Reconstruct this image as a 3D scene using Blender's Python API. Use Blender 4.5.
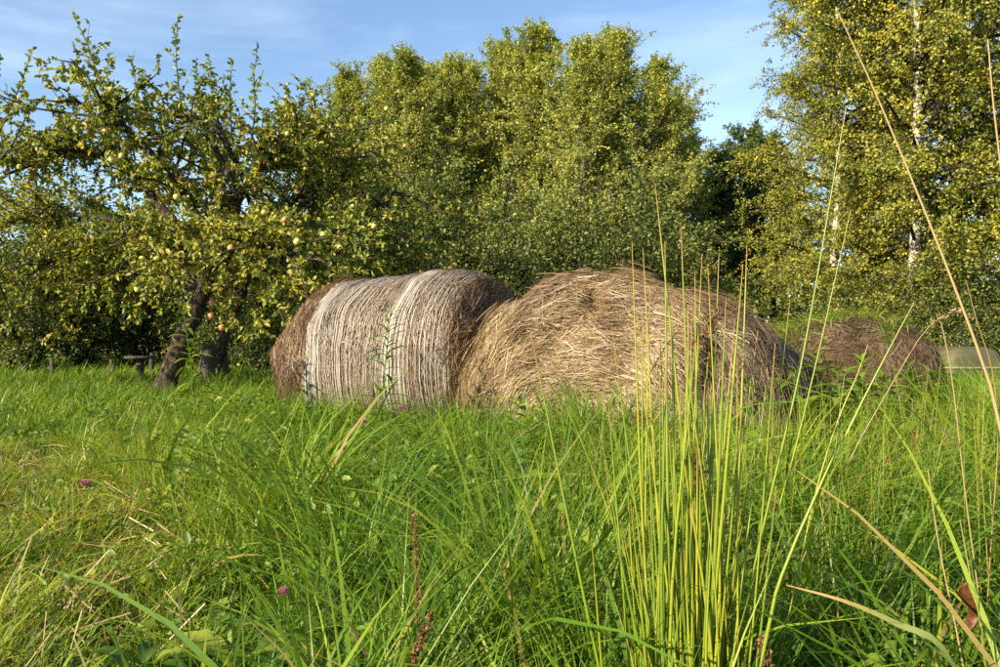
import bpy, math, random
import numpy as np
from mathutils import Vector, noise as mnoise

R = math.radians
rng = np.random.default_rng(11)
random.seed(4)
scene = bpy.context.scene
for o in list(bpy.data.objects):
    bpy.data.objects.remove(o)

# ------------------------------------------------------------------ camera, sky, sun, exposure
CAM_H, FPX = 0.80, 778.0
cam_data = bpy.data.cameras.new('camera')
cam_data.sensor_width = 36.0
cam_data.lens = 36.0 * FPX / 1000.0
cam_data.clip_start, cam_data.clip_end = 0.05, 2000.0
cam = bpy.data.objects.new('camera', cam_data)
scene.collection.objects.link(cam)
cam.location = (0, 0, CAM_H)
cam.rotation_euler = (R(90.0), 0, 0)
scene.camera = cam

SUN_EL, SUN_AZ = 25.0, 229.0          # azimuth clockwise from +Y: behind the camera, to the left
world = bpy.data.worlds.new('World')
scene.world = world
world.use_nodes = True
wn, wl = world.node_tree.nodes, world.node_tree.links
wn.clear()
sky = wn.new('ShaderNodeTexSky')
sky.sky_type = 'NISHITA'
sky.sun_disc = False
sky.sun_elevation = R(SUN_EL)
sky.sun_rotation = R(SUN_AZ)
sky.air_density, sky.dust_density, sky.ozone_density = 1.0, 0.30, 2.2
tcw = wn.new('ShaderNodeTexCoord')
mpw = wn.new('ShaderNodeMapping')
mpw.inputs['Rotation'].default_value = (0.0, R(-14), R(20))
mpw.inputs['Scale'].default_value = (1.3, 1.3, 6.0)
mpw.inputs['Location'].default_value = (0.0, 2.2, 1.1)
nzw = wn.new('ShaderNodeTexNoise')
nzw.inputs['Scale'].default_value = 1.7
nzw.inputs['Detail'].default_value = 7
nzw.inputs['Roughness'].default_value = 0.55
nzw.inputs['Distortion'].default_value = 0.5
rpw = wn.new('ShaderNodeValToRGB')
rpw.color_ramp.elements[0].position = 0.46
rpw.color_ramp.elements[0].color = (0, 0, 0, 1)
rpw.color_ramp.elements[1].position = 0.80
rpw.color_ramp.elements[1].color = (0.24, 0.24, 0.24, 1)
mxw = wn.new('ShaderNodeMixRGB')
mxw.inputs['Color2'].default_value = (8.6, 9.6, 10.6, 1)       # thin cirrus
bgw = wn.new('ShaderNodeBackground')
bgw.inputs['Strength'].default_value = 0.088
outw = wn.new('ShaderNodeOutputWorld')
wl.new(tcw.outputs['Generated'], mpw.inputs['Vector'])
wl.new(mpw.outputs['Vector'], nzw.inputs['Vector'])
wl.new(nzw.outputs['Fac'], rpw.inputs['Fac'])
wl.new(rpw.outputs['Color'], mxw.inputs['Fac'])
wl.new(sky.outputs['Color'], mxw.inputs['Color1'])
wl.new(mxw.outputs['Color'], bgw.inputs['Color'])
wl.new(bgw.outputs['Background'], outw.inputs['Surface'])

sun_data = bpy.data.lights.new('sun', 'SUN')
sun_data.energy = 4.8
sun_data.angle = R(0.53)
sun_data.color = (1.0, 0.82, 0.56)
sun = bpy.data.objects.new('sun', sun_data)
scene.collection.objects.link(sun)
sdir = Vector((math.sin(R(SUN_AZ)) * math.cos(R(SUN_EL)), math.cos(R(SUN_AZ)) * math.cos(R(SUN_EL)), math.sin(R(SUN_EL))))
sun.rotation_euler = sdir.to_track_quat('Z', 'Y').to_euler()
sun.location = sdir * 50

scene.view_settings.view_transform = 'Standard'
scene.view_settings.look = 'None'
scene.view_settings.gamma = 1.0
scene.view_settings.use_curve_mapping = False
scene.view_settings.exposure = 1.40
scene.render.engine = 'CYCLES'
scene.cycles.use_denoising = False
scene.cycles.max_bounces = 6
scene.cycles.transparent_max_bounces = 4
scene.cycles.diffuse_bounces = 3
scene.cycles.glossy_bounces = 2
scene.cycles.transmission_bounces = 4
scene.cycles.sample_clamp_indirect = 6.0

# ------------------------------------------------------------------ helpers
COL = scene.collection


def P(px, py, d):
    """photo pixel at a known distance in front of the camera -> point"""
    return np.array([(px - 500.0) / FPX * d, d, CAM_H + (333.5 - py) / FPX * d])


def nrm(a):
    return a / np.maximum(np.linalg.norm(a, axis=-1, keepdims=True), 1e-9)


def make_mesh(name, verts, quads=None, tris=None, attrs=None, smooth=True):
    me = bpy.data.meshes.new(name)
    verts = np.asarray(verts, np.float32).reshape(-1, 3)
    if quads is not None and np.asarray(quads).shape[1] == 3:
        quads, tris = None, quads
    nq = 0 if quads is None else len(quads)
    nt = 0 if tris is None else len(tris)
    loops = []
    if nq:
        loops.append(np.asarray(quads, np.int32).reshape(-1))
    if nt:
        loops.append(np.asarray(tris, np.int32).reshape(-1))
    loops = np.concatenate(loops)
    me.vertices.add(len(verts))
    me.vertices.foreach_set('co', verts.reshape(-1))
    me.loops.add(len(loops))
    me.loops.foreach_set('vertex_index', loops)
    me.polygons.add(nq + nt)
    starts = np.concatenate([np.arange(nq) * 4, nq * 4 + np.arange(nt) * 3]).astype(np.int32)
    me.polygons.foreach_set('loop_start', starts)
    if smooth:
        me.polygons.foreach_set('use_smooth', np.ones(nq + nt, dtype=bool))
    me.update(calc_edges=True)
    for k, v in (attrs or {}).items():
        a = me.attributes.new(k, 'FLOAT', 'POINT')
        a.data.foreach_set('value', np.asarray(v, np.float32).reshape(-1))
    return me


def obj(name, me, mat=None, parent=None, loc=None, kind=None):
    o = bpy.data.objects.new(name, me)
    COL.objects.link(o)
    if mat is not None:
        if len(me.materials) == 0:
            me.materials.append(mat)
    if parent is not None:
        o.parent = parent
    if loc is not None:
        o.location = loc
    if kind:
        o['kind'] = kind
    return o


def tag(o, label, cat, group=None):
    o['label'] = label
    o['category'] = cat
    if group:
        o['group'] = group
    return o


def thing(name, label, cat, loc=(0, 0, 0), rz=0.0, group=None):
    o = bpy.data.objects.new(name, None)
    COL.objects.link(o)
    o.location = loc
    o.rotation_euler = (0, 0, rz)
    o.empty_display_size = 0.1
    return tag(o, label, cat, group)


def kids(o):
    return [c for c in bpy.data.objects if c.parent == o]


def copy_tree(root, label, loc, rz=0.0, sc=1.0, group=None):
    r = root.copy()
    COL.objects.link(r)
    r.location, r.rotation_euler = loc, (0, 0, rz)
    r.scale = (sc, sc, sc) if np.isscalar(sc) else sc
    r['label'] = label
    if group:
        r['group'] = group
    for c in kids(root):
        d = c.copy()
        COL.objects.link(d)
        d.parent = r
        for g in kids(c):
            e = g.copy()
            COL.objects.link(e)
            e.parent = d
    return r


def ribbons(Pts, W, side, rnd=None):
    """Pts [N,K,3], W [N,K], side [N,3] or [N,K,3] -> verts, quads, attrs"""
    N, K, _ = Pts.shape
    if side.ndim == 2:
        side = side[:, None, :]
    off = side * (W[..., None] * 0.5)
    V = np.stack([Pts - off, Pts + off], axis=2)            # N,K,2,3
    idx = np.arange(N * K * 2).reshape(N, K, 2)
    q = np.stack([idx[:, :-1, 0], idx[:, :-1, 1], idx[:, 1:, 1], idx[:, 1:, 0]], axis=-1).reshape(-1, 4)
    if rnd is None:
        rnd = rng.random(N)
    ar = np.repeat(rnd, K * 2)
    al = np.tile(np.repeat(np.linspace(0, 1, K), 2), N)
    return V.reshape(-1, 3), q, {'rnd': ar, 'len': al}


def tubes(Pts, Rad, ns=5, rnd=None):
    N, K, _ = Pts.shape
    t = nrm(np.gradient(Pts, axis=1))
    ref = np.where(np.abs(t[..., 2:3]) > 0.9, np.array([1.0, 0.1, 0.0]), np.array([0.05, 0.1, 1.0]))
    s = nrm(np.cross(t, ref))
    u = np.cross(s, t)
    ang = np.linspace(0, 2 * np.pi, ns, endpoint=False)
    V = Pts[:, :, None, :] + Rad[:, :, None, None] * (np.cos(ang)[:, None] * s[:, :, None, :] + np.sin(ang)[:, None] * u[:, :, None, :])
    idx = np.arange(N * K * ns).reshape(N, K, ns)
    nx = np.roll(idx, -1, axis=2)
    q = np.stack([idx[:, :-1], nx[:, :-1], nx[:, 1:], idx[:, 1:]], axis=-1).reshape(-1, 4)
    if rnd is None:
        rnd = rng.random(N)
    return V.reshape(-1, 3), q, {'rnd': np.repeat(rnd, K * ns), 'len': np.tile(np.repeat(np.linspace(0, 1, K), ns), N)}


def merge(parts):
    V, Q, A, n = [], [], {}, 0
    for v, q, a in parts:
        V.append(v)
        Q.append(q + n)
        n += len(v)
        for k, x in a.items():
            A.setdefault(k, []).append(x)
    return np.concatenate(V), np.concatenate(Q), {k: np.concatenate(x) for k, x in A.items()}


def rand_unit(n, g=None):
    g = g or rng
    return nrm(g.normal(size=(n, 3)))


def leaves(pos, d, n, L, W, rnd, six=False, fold=0.25):
    """folded leaves: pos base, d direction, n normal"""
    s = nrm(np.cross(d, n))
    n2 = nrm(np.cross(s, d))
    L = L[:, None]
    W = W[:, None]
    if not six:
        a = pos
        b = pos + d * L * 0.45 - s * W * 0.5 + n2 * W * fold
        c = pos + d * L
        e = pos + d * L * 0.45 + s * W * 0.5 + n2 * W * fold
        V = np.stack([a, b, c, e], axis=1)
        i = np.arange(len(pos))[:, None] * 4
        F = np.concatenate([i + [0, 2, 1], i + [0, 3, 2]])
        k = 4
    else:
        a = pos
        l1 = pos + d * L * 0.30 - s * W * 0.46 + n2 * W * fold
        l2 = pos + d * L * 0.68 - s * W * 0.40 + n2 * W * fold * 0.8
        c = pos + d * L - n2 * L * 0.10
        r2 = pos + d * L * 0.68 + s * W * 0.40 + n2 * W * fold * 0.8
        r1 = pos + d * L * 0.30 + s * W * 0.46 + n2 * W * fold
        V = np.stack([a, l1, l2, c, r2, r1], axis=1)
        i = np.arange(len(pos))[:, None] * 6
        F = np.concatenate([i + [0, 3, 2, 1], i + [0, 5, 4, 3]])
        k = 6
    return V.reshape(-1, 3), F, {'rnd': np.repeat(rnd, k), 'len': np.tile(np.linspace(0, 1, k), len(pos))}


# ------------------------------------------------------------------ materials
def new_mat(name):
    m = bpy.data.materials.new(name)
    m.use_nodes = True
    m.node_tree.nodes.clear()
    return m, m.node_tree.nodes, m.node_tree.links


def ramp(nd, stops):
    r = nd.new('ShaderNodeValToRGB')
    e = r.color_ramp.elements
    while len(e) > 1:
        e.remove(e[-1])
    e[0].position, e[0].color = stops[0][0], (*stops[0][1], 1)
    for p, c in stops[1:]:
        x = e.new(p)
        x.color = (*c, 1)
    return r


def leaf_mat(name, stops, transl=0.4, gloss=0.06, rough=0.45, tcol=(1.15, 1.1, 0.45), along=None, gain=1.0):
    """thin leaf: colour from the per-leaf random value; light passes through"""
    m, nd, ln = new_mat(name)
    at = nd.new('ShaderNodeAttribute')
    at.attribute_name = 'rnd'
    rp = ramp(nd, [(p_, tuple(min(x_ * gain, 0.8) for x_ in c_)) for p_, c_ in stops])
    ln.new(at.outputs['Fac'], rp.inputs['Fac'])
    col = rp.outputs['Color']
    if along:                                      # another colour towards the tip
        a2 = nd.new('ShaderNodeAttribute')
        a2.attribute_name = 'len'
        mr = nd.new('ShaderNodeMapRange')
        mr.inputs['From Min'].default_value = along[1]
        mr.inputs['From Max'].default_value = along[2]
        mr.inputs['To Max'].default_value = along[3]
        ln.new(a2.outputs['Fac'], mr.inputs['Value'])
        mx = nd.new('ShaderNodeMixRGB')
        mx.inputs['Color2'].default_value = (*along[0], 1)
        ln.new(mr.outputs['Result'], mx.inputs['Fac'])
        ln.new(col, mx.inputs['Color1'])
        col = mx.outputs['Color']
    df = nd.new('ShaderNodeBsdfDiffuse')
    tr = nd.new('ShaderNodeBsdfTranslucent')
    gl = nd.new('ShaderNodeBsdfGlossy')
    gl.inputs['Roughness'].default_value = rough
    gl.inputs['Color'].default_value = (0.9, 0.9, 0.9, 1)
    mu = nd.new('ShaderNodeMixRGB')
    mu.blend_type = 'MULTIPLY'
    mu.inputs['Fac'].default_value = 1
    mu.inputs['Color2'].default_value = (*tcol, 1)
    ln.new(col, mu.inputs['Color1'])
    ln.new(col, df.inputs['Color'])
    ln.new(mu.outputs['Color'], tr.inputs['Color'])
    m1 = nd.new('ShaderNodeMixShader')
    m1.inputs['Fac'].default_value = transl
    ln.new(df.outputs[0], m1.inputs[1])
    ln.new(tr.outputs[0], m1.inputs[2])
    m2 = nd.new('ShaderNodeMixShader')
    m2.inputs['Fac'].default_value = gloss
    ln.new(m1.outputs[0], m2.inputs[1])
    ln.new(gl.outputs[0], m2.inputs[2])
    out = nd.new('ShaderNodeOutputMaterial')
    ln.new(m2.outputs[0], out.inputs['Surface'])
    return m


def noise_mat(name, stops, scale=6.0, stretch=(1, 1, 1), rough=0.9, bump=0.4, detail=8, bdist=0.02, spec=0.2):
    m, nd, ln = new_mat(name)
    tc = nd.new('ShaderNodeTexCoord')
    mp = nd.new('ShaderNodeMapping')
    mp.inputs['Scale'].default_value = stretch
    nz = nd.new('ShaderNodeTexNoise')
    nz.inputs['Scale'].default_value = scale
    nz.inputs['Detail'].default_value = detail
    nz.inputs['Roughness'].default_value = 0.65
    rp = ramp(nd, stops)
    bs = nd.new('ShaderNodeBsdfPrincipled')
    bs.inputs['Roughness'].default_value = rough
    bs.inputs['Specular IOR Level'].default_value = spec
    bp = nd.new('ShaderNodeBump')
    bp.inputs['Strength'].default_value = bump
    bp.inputs['Distance'].default_value = bdist
    out = nd.new('ShaderNodeOutputMaterial')
    ln.new(tc.outputs['Object'], mp.inputs['Vector'])
    ln.new(mp.outputs['Vector'], nz.inputs['Vector'])
    ln.new(nz.outputs['Fac'], rp.inputs['Fac'])
    ln.new(rp.outputs['Color'], bs.inputs['Base Color'])
    ln.new(nz.outputs['Fac'], bp.inputs['Height'])
    ln.new(bp.outputs['Normal'], bs.inputs['Normal'])
    ln.new(bs.outputs['BSDF'], out.inputs['Surface'])
    return m


M = {}
M['ground'] = noise_mat('ground_soil', [(0.3, (0.028, 0.036, 0.010)), (0.5, (0.055, 0.075, 0.018)), (0.7, (0.095, 0.085, 0.035))], 2.2, bump=0.8)
M['grass'] = leaf_mat('grass_blade', [(0.0, (0.030, 0.080, 0.008)), (0.30, (0.066, 0.128, 0.010)), (0.58, (0.120, 0.180, 0.014)),
                                      (0.80, (0.19, 0.21, 0.020)), (0.90, (0.17, 0.135, 0.035)), (1.0, (0.17, 0.125, 0.055))], 0.42, 0.025, 0.45, gain=1.7)
M['dry'] = leaf_mat('dry_stalk', [(0, (0.22, 0.15, 0.055)), (1, (0.42, 0.32, 0.15))], 0.2, 0.05, 0.5, (1, 0.9, 0.7))
M['cover'] = leaf_mat('cover_leaf', [(0, (0.042, 0.085, 0.010)), (0.6, (0.080, 0.140, 0.013)), (1, (0.14, 0.18, 0.02))], 0.4, 0.025, 0.5, gain=1.6)
M['rush'] = leaf_mat('rush_stem', [(0, (0.075, 0.125, 0.008)), (0.55, (0.135, 0.175, 0.010)), (1, (0.20, 0.20, 0.015))], 0.0, 0.06, 0.40,
                     along=((0.30, 0.14, 0.04), 0.91, 1.0, 0.9), gain=1.3)
M['seed'] = leaf_mat('seed_brown', [(0, (0.11, 0.052, 0.018)), (1, (0.22, 0.12, 0.045))], 0.2, 0.03)
M['apple_leaf'] = leaf_mat('apple_leaf', [(0, (0.034, 0.052, 0.008)), (0.45, (0.078, 0.092, 0.012)), (0.8, (0.14, 0.135, 0.018)), (1.0, (0.20, 0.15, 0.025))], 0.40, 0.03, 0.5, gain=2.8)
M['aspen_leaf'] = leaf_mat('aspen_leaf', [(0, (0.062, 0.088, 0.018)), (0.5, (0.115, 0.132, 0.026)), (0.9, (0.175, 0.175, 0.035)), (0.97, (0.27, 0.21, 0.02)), (1, (0.30, 0.21, 0.015))], 0.42, 0.03, 0.5, gain=2.8)
M['birch_leaf'] = leaf_mat('birch_leaf', [(0, (0.062, 0.072, 0.008)), (0.5, (0.098, 0.112, 0.016)), (0.86, (0.145, 0.145, 0.020)), (0.93, (0.26, 0.20, 0.012)), (1, (0.29, 0.205, 0.010))], 0.40, 0.03, 0.5, gain=2.45)
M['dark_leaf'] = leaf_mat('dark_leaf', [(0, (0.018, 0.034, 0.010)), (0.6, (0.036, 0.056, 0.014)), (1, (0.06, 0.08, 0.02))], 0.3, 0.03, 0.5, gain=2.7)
M['shrub_leaf'] = leaf_mat('shrub_leaf', [(0, (0.032, 0.050, 0.010)), (0.6, (0.070, 0.088, 0.015)), (1, (0.115, 0.125, 0.022))], 0.35, 0.03, 0.5, gain=2.0)
M['apple_bark'] = noise_mat('apple_bark', [(0.36, (0.016, 0.012, 0.009)), (0.5, (0.055, 0.042, 0.031)), (0.66, (0.15, 0.12, 0.09))], 26, (1, 1, 0.4), bump=1.0, bdist=0.05)
M['grey_bark'] = noise_mat('grey_bark', [(0.3, (0.05, 0.05, 0.04)), (0.6, (0.15, 0.14, 0.11)), (0.8, (0.22, 0.21, 0.16))], 8, (1, 1, 0.6), bump=0.5)
M['birch_bark'] = noise_mat('birch_bark', [(0.36, (0.03, 0.026, 0.022)), (0.46, (0.42, 0.38, 0.32)), (0.7, (0.66, 0.61, 0.52))], 5, (0.5, 0.5, 2.2), bump=0.4)
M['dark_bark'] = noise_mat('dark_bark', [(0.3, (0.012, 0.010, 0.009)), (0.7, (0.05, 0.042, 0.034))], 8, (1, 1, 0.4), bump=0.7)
M['hay_core'] = noise_mat('hay_core', [(0.3, (0.035, 0.021, 0.011)), (0.5, (0.095, 0.060, 0.031)), (0.72, (0.19, 0.13, 0.068))], 22, bump=1.0, bdist=0.04)
STRAW = [(0, (0.085, 0.050, 0.024)), (0.35, (0.17, 0.112, 0.054)), (0.7, (0.27, 0.195, 0.10)), (1, (0.40, 0.31, 0.18))]
M['straw'] = leaf_mat('straw', STRAW, 0.12, 0.05, 0.45, (1, 0.9, 0.7))
M['straw_brown'] = leaf_mat('straw_brown', [(0, (0.065, 0.034, 0.017)), (0.5, (0.125, 0.076, 0.038)), (1, (0.25, 0.17, 0.09))], 0.12, 0.04, 0.5, (1, 0.9, 0.7))
M['straw_grey'] = leaf_mat('straw_grey', [(0, (0.07, 0.053, 0.037)), (0.5, (0.14, 0.11, 0.08)), (1, (0.24, 0.20, 0.15))], 0.12, 0.04, 0.5, (1, 0.9, 0.7))
M['straw_old_shaded'] = leaf_mat('straw_old_shaded', [(0, (0.040, 0.025, 0.016)), (0.5, (0.085, 0.056, 0.036)), (1, (0.18, 0.125, 0.08))], 0.12, 0.03, 0.5, (1, 0.9, 0.7))  # weathered brown, darkened further to imitate shade on the overgrown bale
M['net'] = leaf_mat('net_thread', [(0, (0.24, 0.20, 0.165)), (0.6, (0.33, 0.29, 0.25)), (1, (0.50, 0.475, 0.45))], 0.25, 0.03, 0.5, (1, 1, 1))


# ------------------------------------------------------------------ ground
def footprint_free(x, y):
    ok = np.ones(len(x), bool)
    for cx, cy, a, L, W in FOOT:
        c, s = math.cos(a), math.sin(a)
        u, v = (x - cx) * c + (y - cy) * s, -(x - cx) * s + (y - cy) * c
        ok &= ((u / L) ** 2 + (v / W) ** 2) > 1.0
    return ok


def ground():
    n = 60
    t = np.linspace(-1, 1, n)
    xs = np.sign(t) * np.abs(t) ** 3 * 500
    X, Y = np.meshgrid(xs, xs + 10)
    Z = 0.03 * np.sin(X * 0.9) * np.cos(Y * 0.7) - 0.02
    V = np.stack([X, Y, Z], -1).reshape(-1, 3)
    i = np.arange(n * n).reshape(n, n)
    q = np.stack([i[:-1, :-1], i[:-1, 1:], i[1:, 1:], i[1:, :-1]], -1).reshape(-1, 4)
    o = obj('ground', make_mesh('ground', V, q), M['ground'], kind='structure')


ground()

# ------------------------------------------------------------------ bales
B1 = dict(a=np.array([-1.52, 6.58, 0.0]), b=np.array([0.02, 5.72, 0.0]))
FOOT = []


def bale_surface(L, Ws, Hs, e_ax, bumps, seed, nu=120, nv=80, slump=None):
    """closed, slumped round bale: axis along local X from -L/2 to L/2, resting on z=0"""
    u = np.linspace(0, 2 * np.pi, nu, endpoint=False)
    ph = np.linspace(-1, 1, nv)
    ph = np.sign(ph) * (1 - (1 - np.abs(ph)) ** 1.5) * (np.pi / 2 - 0.0006)
    U, PH = np.meshgrid(u, ph)
    ax = np.sign(np.sin(PH)) * np.abs(np.sin(PH)) ** e_ax
    rr = np.abs(np.cos(PH)) ** e_ax
    x = ax * L / 2
    y = rr * np.cos(U) * Ws / 2
    z = rr * np.sin(U) * Hs / 2
    zb = z + Hs / 2
    low = np.clip(1 - zb / (Hs * 0.5), 0, 1)
    y = y * (1 + 0.10 * low)                                # spreads where it sits
    zb = np.where(zb < 0.06 * Hs, 0.06 * Hs * 0.5 + zb * 0.5, zb) - 0.03 * Hs
    if slump is not None:
        x, y, zb = slump(x, y, zb)
    V = np.stack([x, y, zb], -1).reshape(-1, 3)
    c = np.array([0, 0, Hs / 2])
    out = nrm(V - c * [1, 1, 1] - np.stack([V[:, 0] * 0.55, 0 * V[:, 0], 0 * V[:, 0]], -1))
    dsp = np.array([bumps * (mnoise.noise(Vector(p * 2.2 + seed)) + 0.6 * mnoise.noise(Vector(p * 6.0 + seed))) for p in V])
    V = V + out * dsp[:, None]
    i = np.arange(nu * nv).reshape(nv, nu)
    nx = np.roll(i, -1, 1)
    q = np.stack([i[:-1], nx[:-1], nx[1:], i[1:]], -1).reshape(-1, 4)
    # end caps
    V = np.concatenate([V, [V[:nu].mean(0)], [V[-nu:].mean(0)]])
    n0 = nu * nv
    tr = np.concatenate([np.stack([i[0], np.full(nu, n0), nx[0]], -1), np.stack([i[-1], nx[-1], np.full(nu, n0 + 1)], -1)])
    return V, q, tr, (U, PH)


def sample_surface(V, q, n, weight=None):
    A, B, C, D = V[q[:, 0]], V[q[:, 1]], V[q[:, 2]], V[q[:, 3]]
    N = np.cross(C - A, D - B)
    ar = np.linalg.norm(N, axis=1)
    cen = (A + B + C + D) / 4
    w = ar.copy()
    if weight is not None:
        w *= weight(cen, nrm(N))
    f = rng.choice(len(q), n, p=w / w.sum())
    s, t = rng.random((n, 1)), rng.random((n, 1))
    p = (A[f] * (1 - s) + B[f] * s) * (1 - t) + (D[f] * (1 - s) + C[f] * s) * t
    return p, nrm(N[f])


def straw_on(V, q, n, cz, jit, length, width, lift, weight=None, outward=0.15, K=4, dirfn=None, lock=0.45):
    p, nm = sample_surface(V, q, n, weight)
    rad = p - np.array([0, 0, cz])
    rad[:, 0] = 0
    t = np.cross(np.array([1.0, 0, 0]), nrm(rad))
    if dirfn is not None:
        t = dirfn(p, nm, t)
    nv_ = np.array([mnoise.noise_vector(Vector(x_ * 4.5)) for x_ in p])
    hv_ = np.array([mnoise.noise(Vector(x_ * [1.0, 7.0, 7.0] + 31.0)) for x_ in p])
    t = t + nv_ * lock + rng.normal(size=(n, 3)) * jit
    t = t - nm * np.sum(t * nm, 1, keepdims=True)
    t = nrm(nrm(t) + nm * (rng.normal(size=(n, 1)) * outward))
    L = length * rng.uniform(0.4, 1.3, (n, 1))
    s = np.linspace(-0.5, 0.5, K)
    cv = rng.normal(size=(n, 1)) * 0.25
    b = nrm(np.cross(t, nm))
    lf = np.abs(rng.normal(size=(n, 1))) * lift * np.clip(0.7 + 1.6 * hv_, 0.1, 2.5)[:, None]
    sgn = s[None, :, None] * L[:, None, :]
    pts = p[:, None, :] + t[:, None, :] * sgn + nm[:, None, :] * (lf[:, None, :] - (sgn ** 2) / 1.3) + b[:, None, :] * (cv[:, None, :] * sgn ** 2 / np.maximum(L[:, None, :], 1e-3))
    W = (width * rng.uniform(0.5, 1.4, (n, 1))) * np.array([0.7] + [1.0] * (K - 2) + [0.5])
    side = nrm(b + nm * rng.normal(size=(n, 1)) * 0.6)
    cl_ = np.array([mnoise.noise(Vector(x_ * 3.1 + 7.0)) for x_ in p])
    return ribbons(pts, W, side, np.clip(rng.random(n) * 0.8 + 0.1 + 0.45 * cl_, 0, 1))


def bale_netted():
    a, b = B1['a'], B1['b']
    mid, ax = (a + b) / 2, b - a
    L = np.linalg.norm(ax)
    rz = math.atan2(ax[1], ax[0])
    FOOT.append((mid[0], mid[1], rz, L / 2 - 0.05, 0.5))
    t = thing('hay_bale', 'round hay bale wrapped in whitish net, standing between the apple tree and the loose bale', 'hay bale', (mid[0], mid[1], 0), rz, 'round hay bales')

    def slump(x, y, z):
        k = 1.0 + 0.05 * (x / L) * 2 - 0.02 * np.cos(x * 6)
        return x + 0.10 * (z - 0.6) * (x > 0.3) * 0, y, z * k
    V, q, tr, _ = bale_surface(L, 1.30, 1.26, 0.36, 0.045, 3.1, slump=slump)
    obj('body', make_mesh('bale_body', V, q, tr), M['hay_core'], t)
    x0, x1 = -L / 2 + 0.41, L / 2 - 0.11           # netted stretch
    wl_ = lambda c, n: np.where((c[:, 0] < x0 + 0.03) | (c[:, 0] > x1 - 0.03), 1.0, 0.0) * np.where(c[:, 2] > 0.02, 1, 0)
    v, f, at = straw_on(V, q, 24000, 0.62, 0.40, 0.15, 0.0042, 0.022, wl_, 0.14, K=3)
    obj('loose_straw', make_mesh('loose_straw', v, f, attrs=at), M['straw_brown'], t, kind='stuff')
    wi = lambda c, n: np.where((c[:, 0] > x0) & (c[:, 0] < x1), 1.0, 0.0)
    v, f, at = straw_on(V, q, 13000, 0.62, 0.55, 0.14, 0.005, 0.006, wi, 0.03, K=3)
    obj('pressed_straw', make_mesh('pressed_straw', v, f, attrs=at), M['straw_grey'], t, kind='stuff')
    # net: threads round the bale, gathered into pale bands in places
    nv, nu = 80, 120
    G = V[:nu * nv].reshape(nv, nu, 3)
    cx = G[:, 30, 0]

    def ring(xp, dr, k=72, wob=0.004):
        i = int(np.clip(np.searchsorted(cx, xp) - 1, 0, nv - 2))
        f_ = (xp - cx[i]) / max(cx[i + 1] - cx[i], 1e-5)
        rg = G[i] * (1 - f_) + G[i + 1] * f_
        sel = np.linspace(0, nu, k, endpoint=True).astype(int) % nu
        r = rg[sel].copy()
        cc = np.array([0, 0, 0.62])
        o_ = r - cc
        o_[:, 0] = 0
        r = r + nrm(o_) * dr
        w = np.cumsum(rng.normal(size=k)) * wob
        r[:, 0] += w - np.linspace(w[0], w[-1], k)
        return r

    def threads(xs, width, wob, dr=(0.006, 0.016)):
        Pn = np.stack([ring(x, rng.uniform(*dr), wob=wob) for x in xs])
        W = np.repeat((width * rng.uniform(0.5, 1.5, len(xs)))[:, None], Pn.shape[1], 1)
        W = W * rng.uniform(0.6, 1.3, W.shape)
        side = nrm(np.array([1.0, 0, 0]) + rng.normal(size=(len(xs), 3)) * 0.1)
        return ribbons(Pn, W, side)
    v, f, at = threads(np.linspace(x0, x1, 80) + rng.normal(size=80) * 0.004, 0.0036, 0.0016)
    # short slanting links between neighbouring threads
    p, nm = sample_surface(V, q, 5200, wi)
    tt = np.cross(np.array([1.0, 0, 0]), nrm((p - [0, 0, 0.62]) * [0, 1, 1]))
    dl = nrm(np.array([0.32, 0, 0]) * np.sign(rng.normal(size=(5200, 1))) + tt)
    s = np.linspace(-0.5, 0.5, 3)
    pts = p[:, None] + dl[:, None] * (s[None, :, None] * 0.07) + nm[:, None] * 0.010
    v2, f2, a2 = ribbons(pts, np.full((5200, 3), 0.0020), nrm(np.cross(dl, nm)))
    v, f, at = merge([(v, f, at), (v2, f2, a2)])
    wrap = obj('net_wrap', make_mesh('net_wrap', v, f, attrs=at), M['net'], t)
    for xb, wd, cnt in ((x0 + 0.03, 0.022, 6), (x0 + 0.11, 0.035, 14), (x0 + 0.32, 0.07, 8), (x0 + 0.80, 0.028, 18), (x0 + 0.93, 0.07, 9), (x1 - 0.02, 0.012, 5)):
        v, f, at = threads(xb + rng.normal(size=cnt) * wd * 0.55, 0.0042, 0.0018, (0.012, 0.020))
        at['rnd'] = 0.75 + 0.25 * at['rnd']
        obj('net_band', make_mesh('net_band', v, f, attrs=at), M['net'], wrap)
    return t


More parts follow.
